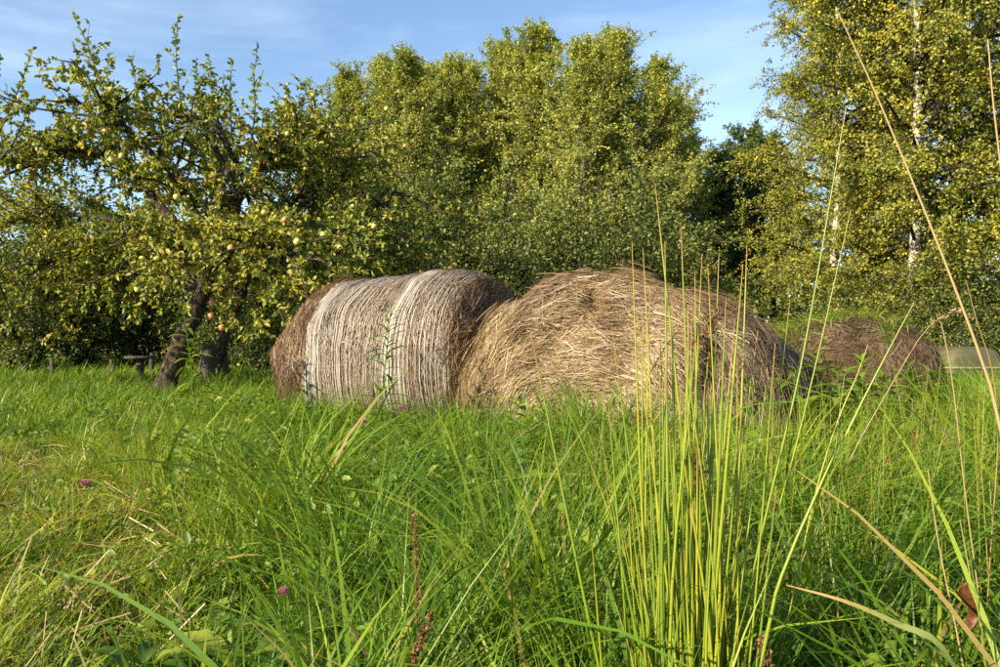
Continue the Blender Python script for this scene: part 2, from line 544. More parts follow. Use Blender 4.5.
def bale_loose():
    cx, cy, rz = 0.94, 5.10, math.atan2(0.80, 0.52)        # local +X is the rear end
    L, W, H = 1.55, 1.98, 1.16
    FOOT.append((cx, cy, rz, L / 2 - 0.05, W / 2 - 0.1))
    t = thing('hay_bale', 'slumped loose hay bale without netting, sunlit face behind the tall rushes', 'hay bale', (cx, cy, 0), rz, 'round hay bales')

    def slump(x, y, z):
        back = np.clip((x + L / 2) / L, 0, 1)
        z = z * (1 - 0.30 * back ** 1.5)
        z = z + 0.10 * np.exp(-((y - 0.40) / 0.38) ** 2) * np.clip((z - 0.35) / 0.4, 0, 1)
        skirt = np.clip(1 - z / 0.75, 0, 1)
        x = x - skirt ** 1.6 * 0.22 * np.where(x < 0, 1, -1)
        y = y - skirt ** 1.4 * 0.22 * np.where(y < 0, 1.0, -0.3)
        return x, y, z
    V, q, tr, _ = bale_surface(L, W, H, 0.45, 0.035, 8.7, slump=slump)
    # the torn hollow in the upper face
    hol = np.array([-L / 2 + 0.12, 0.02, 0.95])
    dd = np.linalg.norm((V - hol) * [0.8, 1, 1], axis=1)
    V[:, 0] += 0.30 * np.exp(-(dd / 0.10) ** 2)
    V[:, 0] += 0.20 * np.exp(-((V[:, 1] + 0.66) / 0.06) ** 2) * np.exp(-((V[:, 2] - 0.62) / 0.2) ** 2) * (V[:, 0] < 0)
    obj('body', make_mesh('bale_body', V, q, tr), M['hay_core'], t)
    clear = lambda c: np.where(np.linalg.norm((c - hol) * [0.5, 1, 1], axis=1) < 0.115, 0.03, 1.0) * np.where((np.abs(c[:, 1] + 0.66) < 0.07) & (np.abs(c[:, 2] - 0.62) < 0.2) & (c[:, 0] < 0), 0.1, 1.0)
    face = lambda c, n: np.where((c[:, 0] < -0.05) & (c[:, 2] > 0.03), 1.0, 0.03) * np.where(c[:, 1] > -0.70, 1, 0.08) * clear(c)  # tan straw thinned right and rear, so the grey there imitates shade
    side = lambda c, n: np.where(c[:, 2] > 0.03, 1.0, 0.0) * np.where((c[:, 0] < -0.35) & (c[:, 1] > -0.6), 0.10, 1.0) * clear(c)
    sw = lambda c, n: np.where((c[:, 0] < 0.0) & (c[:, 2] > 0.03), 1.0, 0.0) * clear(c)
    v, f, at = straw_on(V, q, 52000, 0.02, 0.30, 0.18, 0.0034, 0.028, face, 0.10, lock=0.65, K=3)
    obj('face_straw', make_mesh('face_straw', v, f, attrs=at), M['straw'], t, kind='stuff')
    v, f, at = straw_on(V, q, 5000, 0.02, 0.7, 0.18, 0.0036, 0.035, sw, 0.18)
    obj('stray_straw', make_mesh('stray_straw', v, f, attrs=at), M['straw_brown'], t, kind='stuff')
    v, f, at = straw_on(V, q, 24000, 0.15, 0.14, 0.30, 0.0038, 0.015, side, 0.05, K=3)
    obj('weathered_shaded_straw', make_mesh('weathered_shaded_straw', v, f, attrs=at), M['straw_grey'], t, kind='stuff')  # weathered grey straw whose tone also paints in the flank's shade
    return t


def bale_overgrown():
    cx, cy, rz = 3.50, 7.9, math.atan2(0.90, 0.44)
    L, W, H = 1.30, 1.72, 0.94
    FOOT.append((cx, cy, rz, L / 2 - 0.05, 0.45))
    t = thing('hay_bale', 'low overgrown hay bale with green grass on top, farthest right of the bales', 'hay bale', (cx, cy, 0), rz, 'round hay bales')
    V, q, tr, _ = bale_surface(L, W, H, 0.5, 0.07, 21.3)
    obj('body', make_mesh('bale_body', V, q, tr), M['hay_core'], t)
    w = lambda c, n: np.where(c[:, 2] > 0.02, 1.0, 0.0)
    v, f, at = straw_on(V, q, 12000, 0.45, 0.6, 0.16, 0.005, 0.02, w, 0.12, K=3)
    obj('loose_straw', make_mesh('loose_straw', v, f, attrs=at), M['straw_old_shaded'], t, kind='stuff')
    # grass rooted in the hay
    n = 4200
    p, nm = sample_surface(V, q, n, lambda c, k: np.where(((c[:, 2] > 0.66) & (c[:, 1] > -0.45)) | ((c[:, 1] > 0.1) & (c[:, 2] > 0.4)), 1.0, 0.04) * np.where((c[:, 0] < -0.3) & (np.abs(c[:, 1]) < 0.35), 0.2, 1.0))
    up = nrm(nm * 0.5 + [0, 0, 0.7] + rng.normal(size=(n, 3)) * 0.35)
    h = rng.uniform(0.10, 0.30, (n, 1))
    s = np.linspace(0, 1, 4)
    dr = nrm(rng.normal(size=(n, 3)) * [1, 1, 0.1] + nm * [1, 1, 0])
    pts = p[:, None] + up[:, None] * (s[None, :, None] * h[:, None]) + (dr[:, None] * 0.6 + np.array([0, 0, -0.55])) * ((s ** 2)[None, :, None] * h[:, None])
    W_ = 0.008 * rng.uniform(0.5, 1.3, (n, 1)) * np.array([1, 1, 0.8, 0.1])
    v, f, at = ribbons(pts, W_, nrm(np.cross(up, rng.normal(size=(n, 3)))), rng.choice([0.05, 0.15, 0.3, 0.45, 0.85, 0.93], n) + rng.random(n) * 0.06)
    obj('overgrown_grass', make_mesh('overgrown_grass', v, f, attrs=at), M['grass'], t, kind='stuff')
    # pale frayed net along the rim of the shaded end
    k = 40
    ang = np.linspace(-1.3, 1.1, k)
    Pn = []
    for _ in range(7):
        xx = L / 2 - 0.13 + rng.normal() * 0.010
        Pn.append(np.stack([np.full(k, xx) + np.cumsum(rng.normal(size=k)) * 0.003, -np.cos(ang) * (W / 2 * 0.99 + 0.03), H / 2 + np.sin(ang) * (H / 2 + 0.015)], -1))
    v, f, at = ribbons(np.array(Pn), np.full((7, k), 0.012), np.tile([1.0, 0, 0], (7, 1)))
    obj('net_edge', make_mesh('net_edge', v, f, attrs=at), M['net'], t)
    return t


bale_netted()
bale_loose()
bale_overgrown()


# ------------------------------------------------------------------ trees
def polyline_at(Pts, s):
    """Pts [N,K,3], s [N,m] in 0..1 -> [N,m,3]"""
    N, K, _ = Pts.shape
    x = s * (K - 1)
    i = np.clip(x.astype(int), 0, K - 2)
    f = (x - i)[..., None]
    r = np.arange(N)[:, None]
    return Pts[r, i] * (1 - f) + Pts[r, i + 1] * f


def grow(g, start, d0, L, curv, K=6, wob=0.05):
    """N curved branches"""
    n = len(start)
    s = np.linspace(0, 1, K)
    pts = start[:, None] + d0[:, None] * (L[:, None, None] * s[None, :, None])
    pts[..., 2] += (curv * L)[:, None] * (s ** 2)[None]
    w = g.normal(size=(n, K, 3)) * wob * L[:, None, None]
    w[:, 0] = 0
    return pts + np.cumsum(w, 1) * 0.5


def tall_tree(seed, H, f0, nb, Rmax, prof, elev, curv, nt, tl, twig_droop, nl, ls, lw, trunk_r, lean=0.03, yellow=0.0, yellow_at=None, leaf_down=0.3):
    g = np.random.default_rng(seed)
    K = 12
    s = np.linspace(0, 1, K)
    tp = np.stack([lean * H * s * g.normal() + np.cumsum(g.normal(size=K)) * 0.012 * H * 0.3, lean * H * s * g.normal() + np.cumsum(g.normal(size=K)) * 0.012 * H * 0.3, s * H - 0.15], -1)
    tp[:, :2] -= tp[0, :2]
    tr = trunk_r * (1 - s) ** 0.8 + 0.012
    tr[0] *= 1.3
    trunk = tubes(tp[None], tr[None], 9)
    f = f0 + (1 - f0) * (np.arange(nb) + g.random(nb)) / nb
    f = np.clip(f, 0, 0.985)
    st = polyline_at(tp[None], f[None])[0]
    az = np.arange(nb) * 2.39996 + g.normal(size=nb) * 0.5
    q = (f - f0) / (1 - f0)
    el = np.array([elev(x) for x in q]) + g.normal(size=nb) * 0.19
    L = Rmax * np.array([prof(x) for x in q]) * g.uniform(0.55, 1.30, nb)
    d0 = np.stack([np.cos(az) * np.cos(el), np.sin(az) * np.cos(el), np.sin(el)], -1)
    br = grow(g, st, d0, L, np.full(nb, curv))
    brr = (0.010 + 0.013 * L)[:, None] * np.linspace(1, 0.25, 6)[None]
    B = tubes(br, brr, 5)
    sT = g.random((nb, nt)) ** 0.75 * 0.88 + 0.12
    tw0 = polyline_at(br, sT).reshape(-1, 3)
    tang = np.repeat(nrm(br[:, -1] - br[:, 0]), nt, 0)
    td = nrm(tang * 0.55 + rand_unit(nb * nt, g) * 0.85 + [0, 0, 0.15])
    tL = tl * g.uniform(0.5, 1.3, nb * nt) * np.repeat(np.clip(L / (Rmax * 0.6), 0.45, 1.15), nt)
    tw = grow(g, tw0, td, tL, np.full(nb * nt, twig_droop), 4, 0.08)
    T = tubes(tw, np.full((nb * nt, 4), 0.006) * np.array([1.2, 1, 0.8, 0.4]), 3)
    sl = g.random((nb * nt, nl)) ** 0.8
    lp = polyline_at(tw, sl).reshape(-1, 3) + g.normal(size=(nb * nt * nl, 3)) * 0.045
    n = len(lp)
    ld = nrm(rand_unit(n, g) + [0, 0, -leaf_down])
    outv = lp - np.array([0, 0, H * 0.45])
    ln_ = nrm(rand_unit(n, g) * 0.75 + nrm(outv * [1, 1, 0.5]) * 0.65 + [0, 0, 0.35])
    clump = np.repeat(g.normal(size=nb) * 0.10, nt * nl) + np.repeat(g.normal(size=nb * nt) * 0.08, nl)
    rn = np.clip(g.random(n) * 0.86 + clump, 0, 0.9)
    if yellow > 0:
        yb = np.repeat(g.random(nb * nt) < yellow, nl)
        if yellow_at is not None:
            yb &= yellow_at(lp)
        rn = np.where(yb & (g.random(n) < 0.6), g.uniform(0.93, 1, n), rn)
        rn = np.where(g.random(n) < yellow * 0.35, g.uniform(0.93, 1, n), rn)
    lv = leaves(lp, ld, ln_, ls * g.uniform(0.65, 1.25, n), lw * g.uniform(0.65, 1.25, n), rn)
    return trunk, merge([B, T]), lv


def tree_thing(name, label, cat, parts, mats, loc, rz=0.0, sc=1.0, group=None):
    t = thing(name, label, cat, loc, rz, group)
    t.scale = (sc, sc, sc) if np.isscalar(sc) else sc
    for nm, (v, f, a), m, kd in zip(('trunk', 'branches', 'crown'), parts, mats, (None, 'stuff', 'stuff')):
        obj(nm, make_mesh(name + '_' + nm, v, f, attrs=a, smooth=(nm != 'crown')), m, t, kind=kd)
    return t


def aspen(seed):
    return tall_tree(seed, 12.0, 0.08, 100, 2.8, lambda q: (0.85 + 0.55 * q) * (1 - q) ** 0.66 + 0.09, lambda q: 0.36 + 0.78 * q, 0.25, 20, 0.70, 0.02, 28, 0.080, 0.070, 0.15, yellow=0.02)


G_ASP = 'aspens of the grove behind the bales'
asp = [tree_thing('aspen_tree', '', 'tree', aspen(100 + i), (M['grey_bark'], M['grey_bark'], M['aspen_leaf']), (0, 0, 0), group=G_ASP) for i in range(3)]
ASP = [  # px, top py, distance, rz, variant, label
    (350, 74, 27, 0.3, 0, 'leftmost aspen of the grove, rising just right of the apple tree shoots'),
    (378, 66, 29, 2.1, 1, 'second aspen from the left end of the grove'),
    (411, 60, 27, 4.0, 2, 'pointed aspen above the middle of the netted bale'),
    (452, 66, 28, 1.2, 1, 'aspen with a rounded top above the right end of the netted bale'),
    (497, 47, 29, 5.2, 0, 'tall aspen rising over the gap between the two front bales'),
    (547, 34, 28, 3.3, 2, 'tallest aspen of the grove, above the left half of the loose bale'),
    (580, 50, 26, 0.9, 1, 'aspen just right of the tallest one in the grove'),
    (617, 42, 28, 2.7, 0, 'tall aspen with upright shoots above the loose bale'),
    (650, 66, 27, 5.9, 2, 'rightmost aspen of the grove, beside the dark trees'),
]
for i, (px, py, d, rz, v, lab) in enumerate(ASP):
    p = P(px, py, d)
    k = p[2] / 12.15
    if i < 3:
        o = asp[v]
        o.location, o.rotation_euler = (p[0], d, 0), (0, 0, rz)
        o.scale = (k * 1.12, k * 1.12, k)
        o['label'] = lab
    else:
        copy_tree(asp[v], lab, (p[0], d, 0), rz, (k * 1.12, k * 1.12, k), G_ASP)

for px, py, d, rz, v, lab in [(392, 84, 34, 1.1, 2, 'aspen of the back row, showing left of the pointed aspen'),
                              (432, 76, 33, 2.9, 0, 'aspen of the back row, filling the gap above the netted bale'),
                              (474, 72, 34, 4.6, 1, 'aspen of the back row, just left of the gap between the front bales'),
                              (522, 62, 33, 0.5, 2, 'aspen of the back row, just left of the tallest aspen'),
                              (598, 66, 33, 3.8, 1, 'aspen of the back row, above the top of the loose bale'),
                              (668, 104, 31, 5.3, 0, 'lower aspen at the right end of the grove, stepping down to the dark trees')]:
    p = P(px, py, d)
    k = p[2] / 12.15
    copy_tree(asp[v], lab, (p[0], d, 0), rz, (k * 1.3, k * 1.3, k), G_ASP)

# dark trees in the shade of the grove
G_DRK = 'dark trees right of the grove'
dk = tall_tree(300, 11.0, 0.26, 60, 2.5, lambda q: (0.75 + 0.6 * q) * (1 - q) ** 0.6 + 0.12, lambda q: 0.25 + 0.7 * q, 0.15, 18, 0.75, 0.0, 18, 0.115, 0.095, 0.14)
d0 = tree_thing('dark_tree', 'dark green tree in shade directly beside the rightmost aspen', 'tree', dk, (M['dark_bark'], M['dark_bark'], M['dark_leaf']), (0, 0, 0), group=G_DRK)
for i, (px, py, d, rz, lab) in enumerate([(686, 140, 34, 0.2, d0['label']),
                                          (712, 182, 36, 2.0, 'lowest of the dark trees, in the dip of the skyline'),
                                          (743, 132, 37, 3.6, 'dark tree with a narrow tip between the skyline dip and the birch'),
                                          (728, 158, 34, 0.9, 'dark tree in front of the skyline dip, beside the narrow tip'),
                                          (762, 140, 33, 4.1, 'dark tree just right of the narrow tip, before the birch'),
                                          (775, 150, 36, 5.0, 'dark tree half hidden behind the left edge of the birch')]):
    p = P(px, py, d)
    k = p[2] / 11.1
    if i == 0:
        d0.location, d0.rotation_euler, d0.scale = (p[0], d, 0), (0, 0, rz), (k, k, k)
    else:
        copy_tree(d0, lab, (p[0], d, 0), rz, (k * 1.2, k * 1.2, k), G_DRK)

# birches on the right
G_BIR = 'birches on the right'


def birch(seed, H, Rm, f0, nb):
    return tall_tree(seed, H, f0, nb, Rm, lambda q: (0.70 + 0.85 * q) * (1 - q) ** 0.6 + 0.10, lambda q: 0.28 + 0.75 * q, -0.18, 30, 0.85, -0.50, 36, 0.072, 0.058, 0.14, yellow=0.022)


b0 = tree_thing('birch_tree', 'tall birch with pale upper stem and yellowing leaves, top out of frame', 'tree', birch(401, 14.5, 3.7, 0.07, 100), (M['birch_bark'], M['dark_bark'], M['birch_leaf']), (0, 0, 0), group=G_BIR)
p = P(915, 0, 20)
b0.location, b0.rotation_euler = (p[0], 20, 0), (0, 0, 1.0)
for px, d, rz, k, lab in [(830, 22.5, 2.6, 0.88, 'birch at the left edge of the golden foliage, beside the dark trees'),
                          (870, 25.0, 5.5, 0.95, 'birch standing farther back between the two nearer ones'),
                          (960, 23.5, 0.4, 1.05, 'birch close behind the tall one with the pale stem'),
                          (1010, 20.5, 4.4, 0.98, 'birch standing at the right edge of the picture')]:
    copy_tree(b0, lab, (P(px, 0, d)[0], d, 0), rz, k, G_BIR)


# undergrowth
def shrub(seed, H, Rm):
    g = np.random.default_rng(seed)
    n = 9
    az = np.arange(n) * 2.4 + g.normal(size=n) * 0.3
    el = g.uniform(0.75, 1.4, n)
    d0_ = np.stack([np.cos(az) * np.cos(el), np.sin(az) * np.cos(el), np.sin(el)], -1)
    stems = grow(g, np.zeros((n, 3)) + g.normal(size=(n, 3)) * [0.12, 0.12, 0] - [0, 0, 0.05], d0_, H * g.uniform(0.75, 1.1, n), np.full(n, 0.0), 7, 0.06)
    S = tubes(stems, np.linspace(0.035, 0.008, 7)[None] * np.ones((n, 1)), 5)
    m = 26
    t0 = polyline_at(stems, g.random((n, m)) * 0.9 + 0.1).reshape(-1, 3)
    td = nrm(rand_unit(n * m, g) * [1, 1, 0.5] + [0, 0, 0.25])
    tw = grow(g, t0, td, Rm * g.uniform(0.25, 0.6, n * m), np.full(n * m, -0.1), 5, 0.08)
    T = tubes(tw, np.linspace(0.01, 0.003, 5)[None] * np.ones((n * m, 1)), 3)
    nl = 54
    lp = polyline_at(tw, g.random((n * m, nl))).reshape(-1, 3) + g.normal(size=(n * m * nl, 3)) * 0.075
    k = len(lp)
    rn = np.clip(g.random(k) * 0.8 + np.repeat(g.normal(size=n * m) * 0.15, nl), 0, 1)
    lv = leaves(lp, nrm(rand_unit(k, g) - [0, 0, 0.25]), nrm(rand_unit(k, g) + [0, 0, 0.6]), 0.072 * g.uniform(0.6, 1.2, k), 0.052 * g.uniform(0.6, 1.2, k), rn)
    return S, T, lv


def shrub_thing(parts, mat):
    t = thing('shrub', '', 'shrub', group='shrubs under the trees')
    for nm, (v, f, a), m in zip(('stem', 'twigs', 'foliage'), parts, (M['dark_bark'], M['dark_bark'], mat)):
        obj(nm, make_mesh('shrub_' + nm, v, f, attrs=a, smooth=(nm != 'foliage')), m, t, kind=None if nm == 'stem' else 'stuff')
    return t


sh = [shrub_thing(shrub(500 + i, 3.2, 1.9), M['shrub_leaf']) for i in range(2)]
SHR = [(-60, 17, 1.25, 'shrub in the shade at the far left edge of the meadow'),
       (20, 15.5, 1.05, 'dark shrub at the left edge under the apple boughs'),
       (85, 16.5, 1.15, 'dark shrub left of the wooden post under the apple tree'),
       (150, 18, 1.3, 'shrub directly behind the leaning apple trunk'),
       (205, 16.5, 1.1, 'shrub behind the grey stump'),
       (262, 15.5, 1.05, 'shrub close behind the left end of the netted bale'),
       (330, 17, 1.35, 'shrub behind the middle of the netted bale'),
       (400, 18.5, 1.45, 'shrub behind the right end of the netted bale'),
       (470, 17.5, 1.3, 'shrub in the gap between the netted and the loose bale'),
       (540, 18.5, 1.4, 'shrub behind the left half of the loose bale'),
       (610, 18, 1.3, 'shrub behind the top of the loose bale'),
       (660, 20, 1.2, 'rightmost shrub under the aspens, behind the rush tips'),
       (870, 19.5, 0.75, 'low shrub under the birches behind the overgrown bale'),
       (940, 18.5, 0.85, 'low shrub under the birches above the olive cover'),
       (1015, 18, 0.9, 'low shrub under the birches at the right edge')]
for i, (px, d, k, lab) in enumerate(SHR):
    x = P(px, 333, d)[0]
    if i < 2:
        sh[i].location, sh[i].rotation_euler, sh[i].scale = (x, d, 0), (0, 0, i * 1.3), (k, k, k)
        sh[i]['label'] = lab
    else:
        copy_tree(sh[i % 2], lab, (x, d, 0), i * 1.7, k, 'shrubs under the trees')

# far belt of woodland closing the view
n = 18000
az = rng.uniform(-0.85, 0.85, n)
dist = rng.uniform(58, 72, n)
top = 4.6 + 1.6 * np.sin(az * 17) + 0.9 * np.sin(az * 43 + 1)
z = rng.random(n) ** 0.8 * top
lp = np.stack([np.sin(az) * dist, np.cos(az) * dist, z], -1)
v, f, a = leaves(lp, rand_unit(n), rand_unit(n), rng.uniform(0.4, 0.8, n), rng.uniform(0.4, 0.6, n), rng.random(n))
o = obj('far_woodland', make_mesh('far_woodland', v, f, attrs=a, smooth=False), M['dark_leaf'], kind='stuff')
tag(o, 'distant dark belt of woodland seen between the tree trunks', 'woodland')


# apple trees
def apple_mesh():
    prof = [(0.0, 0.80), (0.16, 0.88), (0.42, 0.97), (0.75, 0.86), (0.98, 0.50), (1.0, 0.20), (0.90, -0.25), (0.66, -0.68), (0.36, -0.86), (0.12, -0.80), (0.0, -0.74)]
    ns = 10
    V, q, tr = [], [], []
    for r, z in prof[1:-1]:
        for k in range(ns):
            a = 2 * math.pi * k / ns
            V.append((r * math.cos(a), r * math.sin(a), z))
    m = len(prof) - 2
    for j in range(m - 1):
        for k in range(ns):
            q.append((j * ns + k, j * ns + (k + 1) % ns, (j + 1) * ns + (k + 1) % ns, (j + 1) * ns + k)[::-1])
    V.append((0, 0, 0.80))
    V.append((0, 0, -0.74))
    for k in range(ns):
        tr.append((m * ns, k, (k + 1) % ns))
        tr.append((m * ns + 1, (m - 1) * ns + (k + 1) % ns, (m - 1) * ns + k))
    return make_mesh('apple', np.array(V) * 0.036, q, tr)


def apple_mat(name, c1, c2):
    m, nd, ln = new_mat(name)
    tc = nd.new('ShaderNodeTexCoord')
    nz = nd.new('ShaderNodeTexNoise')
    nz.inputs['Scale'].default_value = 14
    rp = ramp(nd, [(0.35, c1), (0.65, c2)])
    bs = nd.new('ShaderNodeBsdfPrincipled')
    bs.inputs['Roughness'].default_value = 0.35
    out = nd.new('ShaderNodeOutputMaterial')
    ln.new(tc.outputs['Object'], nz.inputs['Vector'])
    ln.new(nz.outputs['Fac'], rp.inputs['Fac'])
    ln.new(rp.outputs['Color'], bs.inputs['Base Color'])
    ln.new(bs.outputs['BSDF'], out.inputs['Surface'])
    return m


AP_Y = apple_mesh()
AP_Y.materials.append(apple_mat('apple_yellow', (0.42, 0.40, 0.07), (0.60, 0.50, 0.16)))
AP_R = AP_Y.copy()
AP_R.materials.clear()
AP_R.materials.append(apple_mat('apple_red', (0.42, 0.07, 0.05), (0.62, 0.34, 0.16)))


def spline(pts, K=10):
    pts = np.asarray(pts, float)
    n = len(pts)
    ext = np.concatenate([[2 * pts[0] - pts[1]], pts, [2 * pts[-1] - pts[-2]]])
    out = []
    for t in np.linspace(0, n - 1 - 1e-6, K):
        i = int(t)
        u = t - i
        p0, p1, p2, p3 = ext[i], ext[i + 1], ext[i + 2], ext[i + 3]
        out.append(0.5 * (2 * p1 + (p2 - p0) * u + (2 * p0 - 5 * p1 + 4 * p2 - p3) * u * u + (3 * p1 - p0 - 3 * p2 + p3) * u ** 3))
    return np.array(out)


def apple_tree(label, base, trunk_pts, trunk_r, limbs, shoots, seed, n2, n3, nl, n_apples, red_at=()):
    """limbs: list of (points, r0); shoots: bare upright one-year shoots with leaves along them"""
    g = np.random.default_rng(seed)
    base = np.array(base)
    t = thing('apple_tree', label, 'tree', tuple(base), 0, 'old apple trees')
    K = 64
    tp = spline([np.array(q_) - base for q_ in trunk_pts], K)
    rr = trunk_r * np.linspace(1.0, 0.72, K)
    rr[:12] *= np.linspace(1.25, 1.0, 12)
    v, f, a = tubes(tp[None], rr[None], 28)
    ax_ = np.repeat(tp, 28, 0)
    rad_ = nrm(v - ax_)
    lump = np.array([0.030 * mnoise.noise(Vector(x * 4.0)) + 0.022 * abs(mnoise.noise(Vector(x * [16, 16, 6]))) + 0.010 * mnoise.noise(Vector(x * [38, 38, 14])) for x in v])
    v = v + rad_ * lump[:, None]
    K = 10
    obj('trunk', make_mesh('apple_trunk', v, f, attrs=a), M['apple_bark'], t)
    LP = np.stack([spline([np.array(q_) - base for q_ in l[0]], K) for l in limbs])
    LP[:, 1:-1] += g.normal(size=LP[:, 1:-1].shape) * 0.03
    for i, l in enumerate(limbs):
        v, f, a = tubes(LP[i:i + 1], (l[1] * np.linspace(1, 0.22, K))[None], 8)
        obj('limb', make_mesh('apple_limb', v, f, attrs=a), M['apple_bark'], t)
    nb = len(limbs)
    # secondary boughs
    s2 = g.random((nb, n2)) ** 0.8 * 0.8 + 0.2
    b0_ = polyline_at(LP, s2).reshape(-1, 3)
    tg = np.repeat(nrm(LP[:, -1] - LP[:, 2]), n2, 0)
    bd = nrm(tg * 0.5 + rand_unit(nb * n2, g) * [1, 1, 0.65] + [0, 0, 0.10])
    b2 = grow(g, b0_, bd, g.uniform(0.6, 1.5, nb * n2), g.normal(size=nb * n2) * 0.15 - 0.12, 6, 0.07)
    over = np.clip((b2[:, -1, 2] - np.repeat(LP[:, -1, 2], n2) - 0.25) / 0.8, 0, 0.65)
    b2 = b2[:, :1] + (b2 - b2[:, :1]) * (1 - over)[:, None, None]
    B2 = tubes(b2, np.linspace(0.020, 0.006, 6)[None] * np.ones((nb * n2, 1)), 5)
    s3 = g.random((nb * n2, n3))
    c0 = polyline_at(b2, s3).reshape(-1, 3)
    m = len(c0)
    cd = nrm(rand_unit(m, g) + np.repeat(bd, n3, 0) * 0.4)
    c3 = grow(g, c0, cd, g.uniform(0.15, 0.5, m), np.full(m, -0.06), 4, 0.08)
    C3 = tubes(c3, np.linspace(0.005, 0.0025, 4)[None] * np.ones((m, 1)), 3)
    lp = polyline_at(c3, g.random((m, nl))).reshape(-1, 3)
    k = len(lp)
    ld = nrm(rand_unit(k, g) + np.repeat(cd, nl, 0) * 0.6 - [0, 0, 0.25])
    lnm = nrm(rand_unit(k, g) * 0.8 + [0, 0, 0.8])
    rn = np.clip(g.random(k) * 0.85 + np.repeat(g.normal(size=nb * n2) * 0.13, n3 * nl), 0, 1)
    packs = [leaves(lp, ld, lnm, 0.068 * g.uniform(0.6, 1.25, k), 0.042 * g.uniform(0.6, 1.2, k), rn, six=True)]
    tw = [B2, C3]
    # upright shoots against the sky
    for pts in shoots:
        sp = spline([np.array(q_) - base for q_ in pts], 14)
        tw.append(tubes(sp[None], np.linspace(0.012, 0.003, 14)[None], 5))
        n_ = int(26 * np.linalg.norm(sp[-1] - sp[0])) + 8
        ss = np.linspace(0.12, 1.0, n_)
        q0 = polyline_at(sp[None], ss[None])[0]
        dd = nrm(rand_unit(n_, g) * [1, 1, 0.4] + [0, 0, 0.45])
        packs.append(leaves(q0, dd, nrm(rand_unit(n_, g) + [0, 0, 0.8]), 0.080 * g.uniform(0.7, 1.2, n_), 0.046 * g.uniform(0.7, 1.2, n_), g.random(n_) * 0.6, six=True))
        nsb = 4
        s_ = g.uniform(0.1, 0.75, nsb)
        q1 = polyline_at(sp[None], s_[None])[0]
        sb = grow(g, q1, nrm(rand_unit(nsb, g) * [1, 1, 0.3] + [0, 0, 0.7]), g.uniform(0.15, 0.4, nsb), np.zeros(nsb), 4, 0.05)
        tw.append(tubes(sb, np.full((nsb, 4), 0.003), 3))
        l1 = polyline_at(sb, g.random((nsb, 7))).reshape(-1, 3)
        packs.append(leaves(l1, nrm(rand_unit(nsb * 7, g) + [0, 0, 0.3]), nrm(rand_unit(nsb * 7, g) + [0, 0, 0.8]), 0.07 * g.uniform(0.7, 1.2, nsb * 7), 0.042 * g.uniform(0.7, 1.2, nsb * 7), g.random(nsb * 7) * 0.7, six=True))
    v, f, a = merge(tw)
    obj('twigs', make_mesh('apple_twigs', v, f, attrs=a), M['apple_bark'], t, kind='stuff')
    v, f, a = merge(packs)
    obj('crown', make_mesh('apple_crown', v, f, attrs=a, smooth=False), M['apple_leaf'], t, kind='stuff')
    # apples hang under the outer twigs, most on the camera side
    tips = c3[:, -1]
    wgt = np.clip(-(tips[:, 1]) + 1.5, 0.05, None) ** 2
    sel = g.choice(len(tips), n_apples, replace=False, p=wgt / wgt.sum())
    pos = [(tips[i] - [0, 0, 0.04], AP_R if g.random() < 0.14 else AP_Y) for i in sel] + [(np.array(q_) - base, AP_R) for q_ in red_at]
    for p_, me in pos:
        o_ = obj('apple', me, None, t, tuple(p_))
        o_.rotation_euler = (g.normal() * 0.4, g.normal() * 0.4, g.random() * 6)
        k_ = g.uniform(0.8, 1.12)
        o_.scale = (k_, k_, k_)
    return t


D = 10.2
base = (P(168, 333, D)[0], D, 0.0)


def A(px, py, dd=0.0):
    return P(px, py, D + dd)


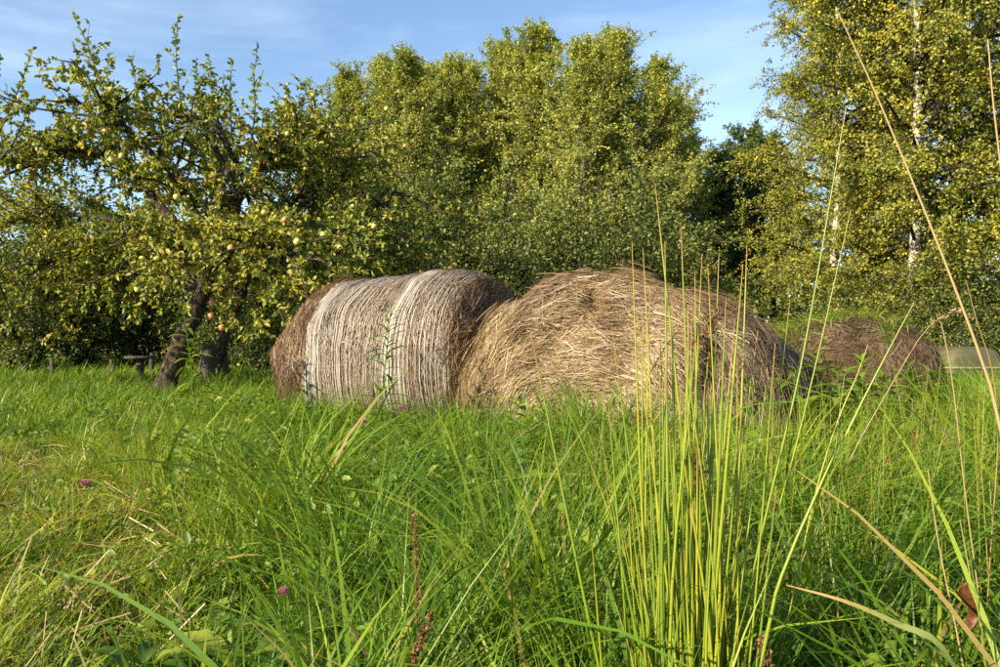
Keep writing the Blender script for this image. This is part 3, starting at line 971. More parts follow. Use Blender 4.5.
apple_tree('old apple tree with a leaning trunk, ripe apples and shoots against the sky', base,
           [A(160, 402), A(175, 360), A(190, 322), A(204, 291), A(216, 266)], 0.125,
           [([A(208, 290), A(170, 252, 0.2), A(120, 244, 0.5), A(70, 250, 0.8), A(15, 285, 1.0)], 0.085),
            ([A(212, 275), A(170, 215, 0.3), A(120, 165, 0.2), A(60, 150, 0), A(5, 175, -0.5)], 0.075),
            ([A(214, 272), A(195, 205, -0.6), A(150, 150, -0.9), A(105, 105, -1.0)], 0.07),
            ([A(216, 268), A(222, 200, 0.4), A(215, 150, 0.8), A(190, 110, 1.0)], 0.075),
            ([A(216, 268), A(240, 205, -0.3), A(265, 160, -0.4), A(300, 140, -0.2)], 0.07),
            ([A(210, 288), A(250, 280, -0.5), A(300, 262, -0.8), A(350, 240, -0.6), A(385, 225, -0.3)], 0.08),
            ([A(206, 294), A(150, 272, 0.3), A(95, 280, 0.6), A(45, 300, 0.9)], 0.06),
            ([A(216, 270), A(260, 230, 0.8), A(310, 200, 1.2), A(340, 170, 1.4)], 0.07),
            ([A(214, 275), A(235, 235, -1.0), A(262, 235, -1.7), A(285, 262, -2.1)], 0.055),
            ([A(212, 278), A(150, 230, 1.2), A(80, 215, 1.8), A(20, 220, 2.0)], 0.07),
            ([A(215, 272), A(212, 240, -0.6), A(196, 236, -1.0), A(165, 246, -1.3)], 0.04)],
           [[A(112, 110, -1), A(98, 75, -1), A(88, 45, -1), A(72, 12, -1)],
            [A(120, 150, -.8), A(112, 110, -.8), A(98, 80, -.8), A(80, 40, -.8)],
            [A(182, 110, .8), A(178, 80, .8), A(176, 50, .8), A(178, 16, .8)],
            [A(250, 150, -.4), A(255, 110, -.4), A(254, 80, -.4), A(258, 44, -.4)],
            [A(200, 110, .9), A(198, 90, .9), A(196, 60, .9)],
            [A(215, 120, .7), A(212, 90, .7), A(209, 55, .7)],
            [A(232, 140, 0), A(230, 100, 0), A(232, 60, 0)],
            [A(296, 150, -.2), A(300, 120, -.2), A(308, 80, -.2)],
            [A(280, 165, .1), A(282, 135, .1), A(278, 100, .1)],
            [A(160, 150, -.6), A(150, 110, -.6), A(140, 78, -.6)],
            [A(10, 180, -.5), A(0, 130, -.5), A(-6, 90, -.5)],
            [A(135, 160, -.8), A(128, 120, -.8), A(126, 90, -.8)]],
           71, 22, 11, 19, 56, red_at=[A(212, 303, -2.0), A(211, 316, -2.0), A(231, 248, -1.9), A(165, 279, -1.4), A(222, 328, -2.1)])

D2 = 12.4
b2_ = (P(232, 333, D2)[0], D2, 0.0)
A2 = lambda px, py, dd=0.0: P(px, py, D2 + dd)
apple_tree('apple tree in the second row, its dark trunk behind the leaning one', b2_,
           [np.array(b2_) - [0.1, 0, 0.1], A2(222, 350), A2(232, 315), A2(250, 280)], 0.085,
           [([A2(250, 280), A2(300, 265, -.4), A2(350, 250, -.5), A2(405, 250, -.4)], 0.06),
            ([A2(250, 280), A2(300, 225, .4), A2(330, 180, .6), A2(345, 140, .6)], 0.06),
            ([A2(250, 280), A2(290, 215, -.6), A2(310, 170, -.9), A2(318, 130, -1)], 0.06),
            ([A2(250, 280), A2(340, 300, -1), A2(385, 290, -1.2), A2(430, 270, -1)], 0.05),
            ([A2(250, 280), A2(320, 240, 1), A2(370, 210, 1.2), A2(395, 190, 1.2)], 0.05)],
           [[A2(318, 140, -1), A2(312, 110, -1), A2(310, 78, -1)], [A2(330, 150, 0), A2(332, 120, 0), A2(328, 95, 0)]],
           72, 22, 10, 14, 46, red_at=[A2(398, 176, 1.0), A2(405, 146, 1.2), A2(366, 186, .5)])

D3 = 9.0
b3_ = (P(-190, 333, D3)[0], D3, 0.0)
A3 = lambda px, py, dd=0.0: P(px, py, D3 + dd)
apple_tree('apple tree outside the left edge whose boughs reach into the picture', b3_,
           [np.array(b3_) - [0, 0, 0.1], A3(-185, 350), A3(-170, 290), A3(-160, 260)], 0.16,
           [([A3(-160, 260), A3(-100, 200), A3(-80, 175), A3(-55, 160)], 0.07),
            ([A3(-160, 260), A3(-110, 235, -.3), A3(-80, 220, -.4), A3(-40, 215, -.5)], 0.07),
            ([A3(-160, 260), A3(-200, 200, .4), A3(-230, 150, .4), A3(-270, 120, .4)], 0.07),
            ([A3(-160, 260), A3(-230, 220), A3(-300, 200), A3(-360, 230)], 0.07)],
           [[A3(-5, 140), A3(10, 110), A3(22, 80), A3(33, 50)], [A3(-20, 150), A3(-12, 110), A3(-8, 85), A3(0, 55)], [A3(0, 160), A3(15, 140), A3(30, 110), A3(45, 100)]],
           73, 10, 8, 12, 14)

# broken dead bough caught in the apple crown
q0 = A(214, 125, -0.9)
dead = thing('dead_bough', 'blackish broken bough lodged upright in the top of the apple tree', 'dead branch', tuple(q0 - [0, 0, 0]), 0)
sp = np.stack([spline([A(214, 120, -.9) - q0, A(222, 135, -.9) - q0, A(232, 155, -.9) - q0, A(243, 178, -.8) - q0, A(250, 205, -.6) - q0], 8),
               spline([A(213, 130, -.8) - q0, A(216, 150, -.8) - q0, A(226, 165, -.8) - q0, A(234, 185, -.8) - q0, A(240, 210, -.6) - q0], 8)])
v, f, a = tubes(sp, np.linspace(0.055, 0.022, 8)[None] * np.array([[1], [0.7]]), 7)
obj('bough', make_mesh('bough', v, f, attrs=a), M['dark_bark'], dead)
tws = grow(rng, polyline_at(sp, rng.random((2, 16))).reshape(-1, 3), nrm(rand_unit(32) * [1, .6, 1]), rng.uniform(.1, .35, 32), np.zeros(32), 4, .1)
v, f, a = tubes(tws, np.full((32, 4), 0.005), 4)
obj('twigs', make_mesh('dead_twigs', v, f, attrs=a), M['dark_bark'], dead, kind='stuff')

# ------------------------------------------------------------------ small things at the back of the meadow
M['old_wood'] = noise_mat('old_wood', [(0.3, (0.03, 0.025, 0.02)), (0.7, (0.10, 0.085, 0.07))], 9, (1, 1, 0.2), bump=0.6)
M['stump'] = noise_mat('stump_bark', [(0.3, (0.035, 0.034, 0.026)), (0.7, (0.11, 0.105, 0.08))], 10, (1, 1, 0.3), bump=1.0, bdist=0.05)
M['tarp'] = noise_mat('olive_tarp', [(0.3, (0.065, 0.065, 0.035)), (0.7, (0.10, 0.097, 0.058))], 3, bump=0.25, rough=0.55, bdist=0.05)


def box_vq(x0, x1, y0, y1, z0, z1, bev=0.0):
    V = np.array([(x, y, z) for z in (z0, z1) for x, y in ((x0, y0), (x1, y0), (x1, y1), (x0, y1))], float)
    q = np.array([(3, 2, 1, 0), (4, 5, 6, 7), (0, 1, 5, 4), (1, 2, 6, 5), (2, 3, 7, 6), (3, 0, 4, 7)])
    return V, q


def bevelled(me, w):
    import bmesh
    bm = bmesh.new()
    bm.from_mesh(me)
    bmesh.ops.bevel(bm, geom=bm.edges[:], offset=w, segments=2, affect='EDGES')
    bm.to_mesh(me)
    bm.free()
    return me


d = 12.8
x = P(140, 333, d)[0]
t = thing('wooden_stand', 'dark T-shaped wooden stand in the shade left of the apple trunk', 'stand', (x, d, 0))
v, q = box_vq(-0.05, 0.05, -0.05, 0.05, -0.1, 0.38)
obj('post', bevelled(make_mesh('stand_post', v, q, smooth=False), 0.012), M['old_wood'], t)
v, q = box_vq(-0.24, 0.22, -0.16, 0.16, 0.383, 0.43)
obj('table_top', bevelled(make_mesh('stand_top', v, q, smooth=False), 0.012), M['old_wood'], t)

d = 12.0
x = P(206, 333, d)[0]
K = 8
pts = np.stack([np.linspace(0, 0.05, K), np.zeros(K), np.linspace(-0.1, 0.62, K)], -1)
v, f, a = tubes(pts[None], np.array([[0.17, 0.14, 0.13, 0.125, 0.12, 0.12, 0.115, 0.10]]), 14)
v = v + 0.04 * np.array([mnoise.noise_vector(Vector(p_ * 7)) for p_ in v])
t = thing('tree_stump', 'pale grey cut tree stump just right of the leaning apple trunk', 'stump', (x, d, 0))
obj('trunk', make_mesh('stump_trunk', v, f, attrs=a), M['stump'], t)
top = v.reshape(K, 14, 3)[-1] + [0, 0, 0.001]
cap = np.concatenate([top, [top.mean(0) + [0, 0, 0.012]]])
obj('cut_face', make_mesh('stump_cut', cap, None, [(i, (i + 1) % 14, 14) for i in range(14)]), M['old_wood'], t)

for px, h, lab in [(52, 0.50, 'weathered fence post farthest left under the apple boughs'), (111, 0.46, 'weathered fence post between the left edge and the wooden stand'),
                   (152, 0.62, 'thin weathered fence post just right of the wooden stand')]:
    d = 13.6
    x = P(px, 333, d)[0]
    K = 5
    pts = np.stack([rng.normal(size=K) * 0.006, rng.normal(size=K) * 0.006, np.linspace(-0.15, h * 0.75, K)], -1)
    v, f, a = tubes(pts[None], np.array([[0.05, 0.046, 0.045, 0.043, 0.03]]), 8)
    cap = len(v)
    o = obj('fence_post', make_mesh('fence_post', v, f, [(cap - 8 + i, cap - 8 + i + 1, cap - 8) for i in range(1, 7)], attrs=a), M['stump'])
    o.location = (x, d, 0)
    tag(o, lab, 'post', 'old fence posts')

# olive cover behind the overgrown bale
d = 11.2
x = P(962, 333, d)[0]
t = thing('covered_stack', 'low olive grey covered stack with rounded corners behind the overgrown bale', 'cover', (x, d, 0), 0.15)
nu, nv = 48, 20
u = np.linspace(0, 2 * np.pi, nu, endpoint=False)
hh = np.linspace(0, 1, nv)
V = []
for s in hh:
    ph = s * np.pi / 2
    zz = np.sin(ph) ** 0.45 * 0.60
    rr = np.cos(ph) ** 0.28
    cu = np.sign(np.cos(u)) * np.abs(np.cos(u)) ** 0.45
    su = np.sign(np.sin(u)) * np.abs(np.sin(u)) ** 0.45
    fold = 1 + 0.025 * np.sin(u * 9 + 2 * np.sin(u * 2)) * (1 - s)
    V.append(np.stack([cu * rr * fold * 0.46 * (1.06 - 0.12 * s), su * rr * fold * 0.34, np.full(nu, zz) + 0.012 * np.cos(u * 3) * s], -1))
V = np.array(V).reshape(-1, 3)
i = np.arange(nu * nv).reshape(nv, nu)
nx = np.roll(i, -1, 1)
q = np.stack([i[:-1], nx[:-1], nx[1:], i[1:]], -1).reshape(-1, 4)
obj('cover_sheet', make_mesh('cover_sheet', V, q), M['tarp'], t)
hem = np.array([[V[(k % nu) + nu * 3] * [1.04, 1.04, 1] for k in range(nu + 1)]])
v, f, a = tubes(hem, np.full((1, nu + 1), 0.014), 6)
obj('hem_rope', make_mesh('hem_rope', v, f, attrs=a), M['net'], t)


# ------------------------------------------------------------------ grass
def sward(x, y):
    """height of the grass in metres"""
    h = np.full(len(x), 0.43)
    edge = x + 0.40 * y + 0.16 * np.sin(y * 2.1) + 0.1 * np.sin(y * 5.0 + x * 3)
    mown = 1 / (1 + np.exp((edge + 0.05) * 7))
    h = h * (1 - mown) + 0.135 * mown
    far = 1 / (1 + np.exp((6.0 - y - 0.5 * (x > 0.8)) * 2.5))
    h = h * (1 - far) + np.where(x > 1.0, 0.34, 0.22) * far
    right = 1 / (1 + np.exp((1.35 - x) * 4))
    h = h + 0.10 * right * (1 - far)
    h = h * (1 - 0.50 * np.exp(-(((x - 0.43 * y) / (0.17 * y)) ** 4 + ((y - 4.6) / 1.5) ** 4)))
    hol = np.exp(-(((x + 0.74) / 0.24) ** 2 + ((y - 2.1) / 0.42) ** 2))
    h = h * (1 - 0.70 * hol)
    for rx_, ry_ in ((-0.40, 1.60), (-0.32, 2.0), (-0.78, 1.5), (-0.58, 1.6)):
        h = h * (1 - 0.5 * np.exp(-(((x - rx_) / 0.17) ** 2 + ((y - ry_) / 0.22) ** 2)))
    h = np.where(y < 1.35, np.minimum(h, 0.36), h)
    # keep the bale foot open
    h = h * (1 + 0.18 * np.exp(-(((x - 0.35) / 0.35) ** 2 + ((y - 3.8) / 0.5) ** 2)))
    h = h * (1 - 0.26 * np.exp(-(((x + 0.8) / 0.8) ** 2 + ((y - 4.4) / 1.2) ** 2)))
    return h * (1 + 0.18 * np.sin(x * 4.3 + 1) * np.cos(y * 3.7) + 0.16 * np.sin(x * 11) * np.sin(y * 9))


def scatter(n, y0, y1, clump):
    y = np.sqrt(rng.uniform(y0 ** 2, y1 ** 2, n))
    x = rng.uniform(-1, 1, n) * (0.70 * y + 0.7)
    tuft = rng.random(n) < clump
    nt = max(n // 26, 4)
    ty = np.sqrt(rng.uniform(y0 ** 2, y1 ** 2, nt))
    tx = rng.uniform(-1, 1, nt) * (0.70 * ty + 0.7)
    k = rng.integers(0, nt, n)
    off = rng.normal(size=(n, 2)) * 0.04
    x = np.where(tuft, tx[k] + off[:, 0], x)
    y = np.where(tuft, ty[k] + off[:, 1], y)
    odir = np.where(tuft, np.arctan2(off[:, 1], off[:, 0]), rng.uniform(0, 2 * np.pi, n)) + rng.normal(size=n) * 0.7
    ok = footprint_free(x, y)
    return x[ok], y[ok], odir[ok], k[ok]


def grass(n, y0, y1, K, width, clump, hscale=1.0, bend=(0.15, 0.75), col_shift=0.0, hmin=0.45, mown_only=False):
    x, y, od, k = scatter(n, y0, y1, clump)
    if mown_only:
        m_ = x + 0.40 * y < 0.1
        x, y, od, k = x[m_], y[m_], od[m_], k[m_]
    n = len(x)
    lump = np.array([mnoise.noise(Vector((a_ * 3.4, b_ * 3.4, 5.0))) for a_, b_ in zip(x, y)])
    h = sward(x, y) * np.clip(1 + 0.75 * lump, 0.45, 1.35) * rng.uniform(hmin, 1.22, n) * hscale
    bd = rng.uniform(*bend, n)
    s = np.linspace(0, 1, K)
    dirv = np.stack([np.cos(od), np.sin(od), 0 * od], -1) + np.array([0.12, 0.05, 0])
    lean = rng.uniform(0.05, 0.35, n)
    horiz = (lean[:, None] * s + bd[:, None] * s ** 2.2) * h[:, None]
    vert = (s - 0.42 * bd[:, None] ** 1.3 * s ** 3) * h[:, None]
    pts = np.stack([x[:, None] + dirv[:, :1] * horiz, y[:, None] + dirv[:, 1:2] * horiz, vert - 0.02], -1)
    W = (width * rng.uniform(0.55, 1.5, n))[:, None] * np.clip(1.15 - s ** 1.8 * 1.12, 0.04, 1)[None]
    sd = nrm(np.stack([-np.sin(od), np.cos(od), 0 * od], -1) + rng.normal(size=(n, 3)) * 0.35)
    pn = np.array([mnoise.noise(Vector((a_ * 0.8, b_ * 0.8, 3.0))) for a_, b_ in zip(x, y)])
    edge = x + 0.40 * y
    yel = np.clip(-(edge - 0.05) * 0.9, 0, 0.30) * np.exp(-np.clip(y - 3.2, 0, 9) / 1.8)
    pn2 = np.array([mnoise.noise(Vector((a_ * 2.9, b_ * 2.9, 17.0))) for a_, b_ in zip(x, y)])
    tuft_c = rng.normal(size=int(k.max()) + 1) * 0.11
    rn = np.clip(rng.beta(2.0, 2.6, n) * 0.70 + 0.04 + pn * 0.30 + pn2 * 0.26 + tuft_c[k] + yel + col_shift, 0, 0.88)
    dead_p = 0.03 + 0.35 * yel
    rn = np.where(rng.random(n) < dead_p, rng.uniform(0.9, 1.0, n), rn)
    return ribbons(pts, W, sd, rn)


def tall_stems(n):
    y = np.sqrt(rng.uniform(1.5 ** 2, 5.0 ** 2, n))
    x = rng.uniform(0.25, 0.75, n) * y + rng.normal(size=n) * 0.2
    ok = footprint_free(x, y)
    x, y = x[ok], y[ok]
    n = len(x)
    h = rng.uniform(0.38, 0.70, n) * np.where((np.abs(x - 0.43 * y) < 0.15 * y) & (y > 3.2), 0.75, 1.0)
    od = rng.uniform(0, 6.28, n)
    s = np.linspace(0, 1, 6)
    b = rng.uniform(0.05, 0.45, n)
    hz = (b[:, None] * s + 0.35 * b[:, None] * s ** 3) * h[:, None]
    pts = np.stack([x[:, None] + np.cos(od)[:, None] * hz, y[:, None] + np.sin(od)[:, None] * hz, h[:, None] * s - 0.02], -1)
    W = rng.uniform(0.0025, 0.0045, n)[:, None] * np.linspace(1, 0.3, 6)[None]
    return ribbons(pts, W, nrm(np.stack([-np.sin(od), np.cos(od), rng.normal(size=n)], -1)), rng.uniform(0.55, 0.95, n))


def upright_tufts(centres, per):
    out = []
    for cx_, cy_, hh_ in centres:
        x = cx_ + rng.normal(size=per) * 0.045
        y = cy_ + rng.normal(size=per) * 0.06
        od = np.arctan2(y - cy_, x - cx_) + rng.normal(size=per) * 0.5
        h = hh_ * rng.uniform(0.6, 1.1, per)
        s = np.linspace(0, 1, 6)
        b = rng.uniform(0.05, 0.30, per)
        hz = (b[:, None] * s + 0.9 * b[:, None] * s ** 3) * h[:, None]
        pts = np.stack([x[:, None] + np.cos(od)[:, None] * hz, y[:, None] + np.sin(od)[:, None] * hz, h[:, None] * (s - 0.3 * b[:, None] * s ** 3) - 0.02], -1)
        W = rng.uniform(0.005, 0.011, per)[:, None] * np.clip(1.1 - s ** 2 * 1.06, 0.05, 1)[None]
        out.append(ribbons(pts, W, nrm(np.stack([-np.sin(od), np.cos(od), rng.normal(size=per) * 0.3], -1)), rng.uniform(0.2, 0.62, per)))
    return out


packs = upright_tufts([(0.10, 3.75, 0.55), (0.26, 3.9, 0.60), (0.36, 3.6, 0.58), (0.48, 3.85, 0.60), (0.02, 4.0, 0.52), (-0.35, 3.9, 0.47), (0.62, 3.7, 0.55), (-0.15, 3.5, 0.48), (0.95, 3.4, 0.55), (1.3, 3.3, 0.6), (1.7, 3.5, 0.62), (0.20, 3.3, 0.5), (0.42, 3.3, 0.5), (0.25, 1.45, 0.46), (0.33, 1.30, 0.42), (0.42, 1.42, 0.46), (0.18, 1.30, 0.40)], 60) + [tall_stems(1500), grass(16000, 0.75, 2.6, 6, 0.0048, 0.55),
         grass(9500, 0.85, 3.0, 7, 0.0100, 0.70, 1.15, (0.3, 1.05), 0.03),
         grass(40000, 2.4, 6.2, 5, 0.0060, 0.55),
         grass(17000, 2.5, 6.2, 6, 0.0125, 0.70, 1.2, (0.3, 1.25), 0.03),
         grass(34000, 1.2, 5.5, 4, 0.0046, 0.5, 1.15, (0.1, 0.5), 0.06, mown_only=True),
         grass(64000, 5.9, 13.0, 3, 0.0110, 0.5),
         grass(36000, 12.5, 24.0, 3, 0.025, 0.4, 1.1)]
v, f, a = merge(packs)
o = obj('meadow_grass', make_mesh('meadow_grass', v, f, attrs=a), M['grass'], kind='stuff')
tag(o, 'tall green and yellowing meadow grass covering the ground around the bales', 'grass')

# dry thatch at the foot of the grass, thickest on the mown strip on the left
n = 5000
y = np.sqrt(rng.uniform(0.8 ** 2, 5 ** 2, n))
x = rng.uniform(-1, 1, n) * (0.70 * y + 0.6)
keep = (rng.random(n) < np.where(x + 0.40 * y < 0, 1.0, 0.25)) & footprint_free(x, y)
x, y = x[keep], y[keep]
n = len(x)
az = rng.uniform(0, 6.28, n)
s = np.linspace(-0.5, 0.5, 4)
L = rng.uniform(0.06, 0.24, n)
zz = rng.uniform(0.0, 0.10, n)
pts = np.stack([x[:, None] + np.cos(az)[:, None] * s * L[:, None], y[:, None] + np.sin(az)[:, None] * s * L[:, None], zz[:, None] + rng.normal(size=(n, 1)) * s * 0.08 + 0.01], -1)
v, f, a = ribbons(pts, np.full((n, 4), 0.004), nrm(np.stack([-np.sin(az), np.cos(az), rng.normal(size=n)], -1)))
o = obj('dry_thatch', make_mesh('dry_thatch', v, f, attrs=a), M['dry'], kind='stuff')
tag(o, 'dry fallen grass lying between the green blades', 'dry grass')

# low broad-leaved ground cover among the grass
n = 44000
y = np.sqrt(rng.uniform(0.85 ** 2, 7.0 ** 2, n))
x = rng.uniform(-1, 1, n) * (0.70 * y + 0.6)
pn = np.array([mnoise.noise(Vector((a_ * 1.6, b_ * 1.6, 9.0))) for a_, b_ in zip(x, y)])
keep = (pn > -0.05) & footprint_free(x, y) & (rng.random(n) < np.where(x + 0.40 * y < -0.1, 0.25, 1.0))
x, y = x[keep], y[keep]
n = len(x)
z = sward(x, y) * rng.uniform(0.15, 0.88, n)
d_ = nrm(rand_unit(n) * [1, 1, 0.35] + [0, 0, 0.1])
sz = rng.uniform(0.020, 0.060, n) * np.clip(0.35 + y * 0.2, 0.5, 1.0)
v, f, a = leaves(np.stack([x, y, z], -1), d_, nrm(rand_unit(n) * 0.6 + [-0.2, -0.2, 0.9]), sz, sz * 0.55, rng.random(n), six=True, fold=0.15)
o = obj('ground_cover', make_mesh('ground_cover', v, f, attrs=a, smooth=False), M['cover'], kind='stuff')
tag(o, 'small broad clover and weed leaves filling the gaps between the grass', 'ground cover')


# ------------------------------------------------------------------ rushes, stalks and weeds picked out one by one
def stem_mesh(name, pts, r0, r1, ns=6, rn=None, K=10, full=False):
    sp = spline(pts, K)
    rad = r0 + (r1 - r0) * np.linspace(0, 1, K) ** (3.0 if full else 1.0)
    v, f, a = tubes(sp[None], rad[None], ns, rnd=np.array([rng.random() if rn is None else rn]))
    return make_mesh(name, v, f, attrs=a)


def fluff(c, r, n, L, W, up=0.3):
    p_ = c + rng.normal(size=(n, 3)) * r
    return leaves(p_, nrm(rand_unit(n) + [0, 0, up]), rand_unit(n), L * rng.uniform(.6, 1.3, n), W * rng.uniform(.6, 1.3, n), rng.random(n))


RD = 1.22
rb = np.array([P(690, 333, RD)[0], RD, 0.0])
rush = thing('rush_clump', 'tall clump of bright yellow-green rushes in front of the loose bale', 'rush', tuple(rb))
TIPS = [(655, 183), (681, 227), (643, 248), (632, 241), (695, 272), (702, 255), (719, 254), (747, 245), (743, 264), (726, 299), (688, 306), (665, 241),
        (708, 268), (650, 290), (672, 300), (612, 330), (735, 318), (758, 330), (640, 345), (660, 335)]
for _ in range(84):
    TIPS.append((rng.normal(686, 48), rng.uniform(310, 560)))
for k, (px, py) in enumerate(TIPS):
    dd = RD + rng.normal() * 0.07
    tip = P(px, py, dd)
    bx_ = rb[0] + (tip[0] - rb[0]) * 0.42 + rng.normal() * 0.026
    if k == 0:
        bx_ = P(728, 333, RD)[0]
    by_ = RD + (dd - RD) * 0.6 + rng.normal() * 0.03
    b_ = np.array([bx_, by_, -0.01])
    mid = b_ * 0.5 + tip * 0.5 + [rng.normal() * 0.011, rng.normal() * 0.01, 0]
    r0 = rng.uniform(0.0015, 0.0029) * (1.45 if k == 0 else 1.2 if k < 14 else 1)
    obj('stem', stem_mesh('rush_stem', [b_ - rb, mid - rb, tip - rb], r0, 0.0005, 6, full=True), M['rush'], rush)
for px, py in [(705, 335), (690, 462), (712, 318), (698, 474), (640, 420), (699, 340)]:
    c = P(px, py, RD)
    v, f, a = fluff(c - rb, 0.0065, 60, 0.011, 0.003)
    obj('flower_cluster', make_mesh('rush_flowers', v, f, attrs=a, smooth=False), M['seed'], rush)


def stalk(label, pix, d, r0, r1, mat, head=None, name='grass_stalk', dd=0.0, rn=None, cat='grass stalk'):
    """pix: tip first, root last (photo pixels); the foot is carried on down to the ground"""
    pts = [P(px, py, d + dd * i / max(len(pix) - 1, 1)) for i, (px, py) in enumerate(pix)]
    last, prev = pts[-1], pts[-2]
    if last[2] > 0.0:
        dr = (last - prev) / max(prev[2] - last[2], 1e-3)
        foot = last + dr * last[2] * 0.9
        foot[2] = -0.01
        pts.append(foot)
    foot = pts[-1].copy()
    foot[2] = 0
    t = thing(name, label, cat, tuple(foot), 0, 'single tall stalks')
    pl = [q_ - foot for q_ in pts[::-1]]
    obj('stem', stem_mesh('stalk_stem', pl, r0, r1, 6, rn, 16), mat, t)
    if head:
        hp = spline([P(px, py, d) - foot for px, py in head], 60)
        v, f, a = fluff(hp, 0.0022, 60, 0.013, 0.003, 0.2)
        obj('seed_head', make_mesh('seed_head', v, f, attrs=a, smooth=False), M['dry'], t)
    return t


stalk('longest pale dry stalk slanting from the upper right sky down to the right edge', [(838, 12), (872, 85), (908, 170), (950, 275), (985, 370), (1003, 440)], 1.25, 0.0030, 0.0009, M['dry'], rn=0.9)
stalk('dry stalk rising at the right edge beside the birch', [(988, 40), (993, 100), (1001, 170), (1014, 290)], 1.3, 0.0022, 0.0012, M['dry'], rn=0.5)
stalk('dry grass stem with nodding seed head above the olive cover', [(962, 312), (948, 313), (925, 331), (905, 362), (878, 408), (852, 455), (820, 520)], 1.5, 0.0012, 0.0006, M['dry'], [(972, 318), (958, 312), (945, 314), (932, 324)])
stalk('thick green rush slanting right with a brown tip near the overgrown bale', [(914, 303), (893, 342), (862, 402), (823, 480), (782, 575), (766, 640)], 1.1, 0.0034, 0.0007, M['rush'], rn=0.35)
stalk('tall green rush leaning right in front of the birch', [(846, 108), (832, 190), (815, 290), (797, 385), (772, 490), (738, 640)], 1.2, 0.0026, 0.0006, M['rush'], rn=0.3)
stalk('thin green rush just right of the tall leaning one', [(851, 210), (836, 275), (818, 355), (795, 450), (765, 560)], 1.3, 0.0019, 0.0005, M['rush'], rn=0.6)
stalk('short orange-tinged rush in front of the overgrown bale', [(868, 345), (856, 378), (840, 415), (822, 470), (805, 540)], 1.35, 0.0018, 0.0006, M['rush'], rn=1.0)
stalk('thin dry stalk standing before the olive cover', [(941, 322), (950, 365), (957, 420), (966, 500), (978, 590), (985, 660)], 1.3, 0.0014, 0.0009, M['dry'], rn=0.6)
stalk('dry bent stalk near the right edge, between two taller dry ones', [(966, 280), (978, 325), (992, 370), (998, 440), (990, 560)], 1.45, 0.0015, 0.0007, M['dry'], rn=0.2)
stalk('pale dry stem crossing low in front of the right meadow', [(928, 470), (938, 540), (952, 610), (962, 660)], 1.1, 0.0015, 0.0007, M['dry'], rn=0.8)
stalk('slender rush standing alone left of the rush clump', [(604, 402), (628, 480), (650, 560), (668, 640)], 1.25, 0.0020, 0.0005, M['rush'], rn=0.5)
stalk('slender rush in the gap right of the rush clump', [(790, 300), (781, 380), (768, 470), (752, 580)], 1.35, 0.0019, 0.0005, M['rush'], rn=0.45)
stalk('thin yellow rush before the middle of the loose bale', [(563, 400), (585, 450), (612, 520), (640, 600)], 1.5, 0.0020, 0.0006, M['rush'], rn=0.8)

# orange-tipped grass blade arching at the bottom right
pts = spline([P(948, 655, 0.98), P(905, 628, 1.0), P(850, 603, 1.02), P(786, 585, 1.05)], 14)
foot = np.array([pts[0][0] + 0.09, 0.97, 0.0])
pts = spline([foot - [0, 0, 0.01], foot * 0.4 + pts[0] * 0.6 + [0.02, 0, 0], pts[0], pts[5], pts[9], pts[13]], 18) - foot
v, f, a = ribbons(pts[None], (0.0105 * np.clip(1.1 - np.linspace(0, 1, 18) ** 2, 0.05, 1))[None], np.array([[0.2, 0.5, 0.85]]), np.array([0.78]))
me = make_mesh('arching_blade', v, f, attrs=a)
M['tipped'] = leaf_mat('tipped_blade', [(0, (0.13, 0.2, 0.03)), (1, (0.2, 0.26, 0.04))], 0.4, 0.08, along=((0.45, 0.25, 0.06), 0.55, 1.0, 0.9))
t = thing('arching_grass', 'wide arching grass blade with an orange tip at lower right', 'grass', tuple(foot))
obj('blade', me, M['tipped'], t)

# curled brown leaf hanging on a dry stalk
c = P(974, 606, 1.22)
nu, nv = 14, 6
u, w = np.meshgrid(np.linspace(-1, 1, nu), np.linspace(-1, 1, nv), indexing='ij')
ww = np.sqrt(np.clip(1 - u ** 2, 0.01, 1)) * 0.016
ang = 1.1 * w
V = np.stack([ww * np.sin(ang) + 0.009 * np.sin(u * 3.3 + 0.5) + 0.002 * np.sin(u * 15 + w * 3), ww * (1 - np.cos(ang)) * 1.6 + 0.005 * np.sin(u * 7 + w * 4), -u * 0.042 + 0.004 * np.sin(w * 5 + u * 3)], -1).reshape(-1, 3)
i = np.arange(nu * nv).reshape(nu, nv)
q = np.stack([i[:-1, :-1], i[:-1, 1:], i[1:, 1:], i[1:, :-1]], -1).reshape(-1, 4)
M['brown_leaf'] = leaf_mat('brown_leaf', [(0, (0.10, 0.034, 0.014)), (1, (0.13, 0.045, 0.02))], 0.3, 0.02)
wl2 = thing('withered_stalk', 'dry stalk with a curled brown leaf hanging at lower right', 'grass stalk', (c[0] + 0.02, 1.22, 0), 0, 'single tall stalks')
f0_ = np.array([c[0] + 0.02, 1.22, 0])
obj('stem', stem_mesh('withered_stem', [np.array([0, 0, -0.01]), P(985, 660, 1.22) - f0_, P(972, 585, 1.22) - f0_, P(960, 520, 1.22) - f0_], 0.0017, 0.0008, 6, 0.5), M['dry'], wl2)
obj('leaf', make_mesh('curled_leaf', V, q, attrs={'rnd': np.full(len(V), 0.4)}), M['brown_leaf'], wl2, tuple(c - f0_))

# red clover
M['clover'] = leaf_mat('clover_flower', [(0, (0.30, 0.09, 0.19)), (1, (0.60, 0.28, 0.42))], 0.35, 0.04)


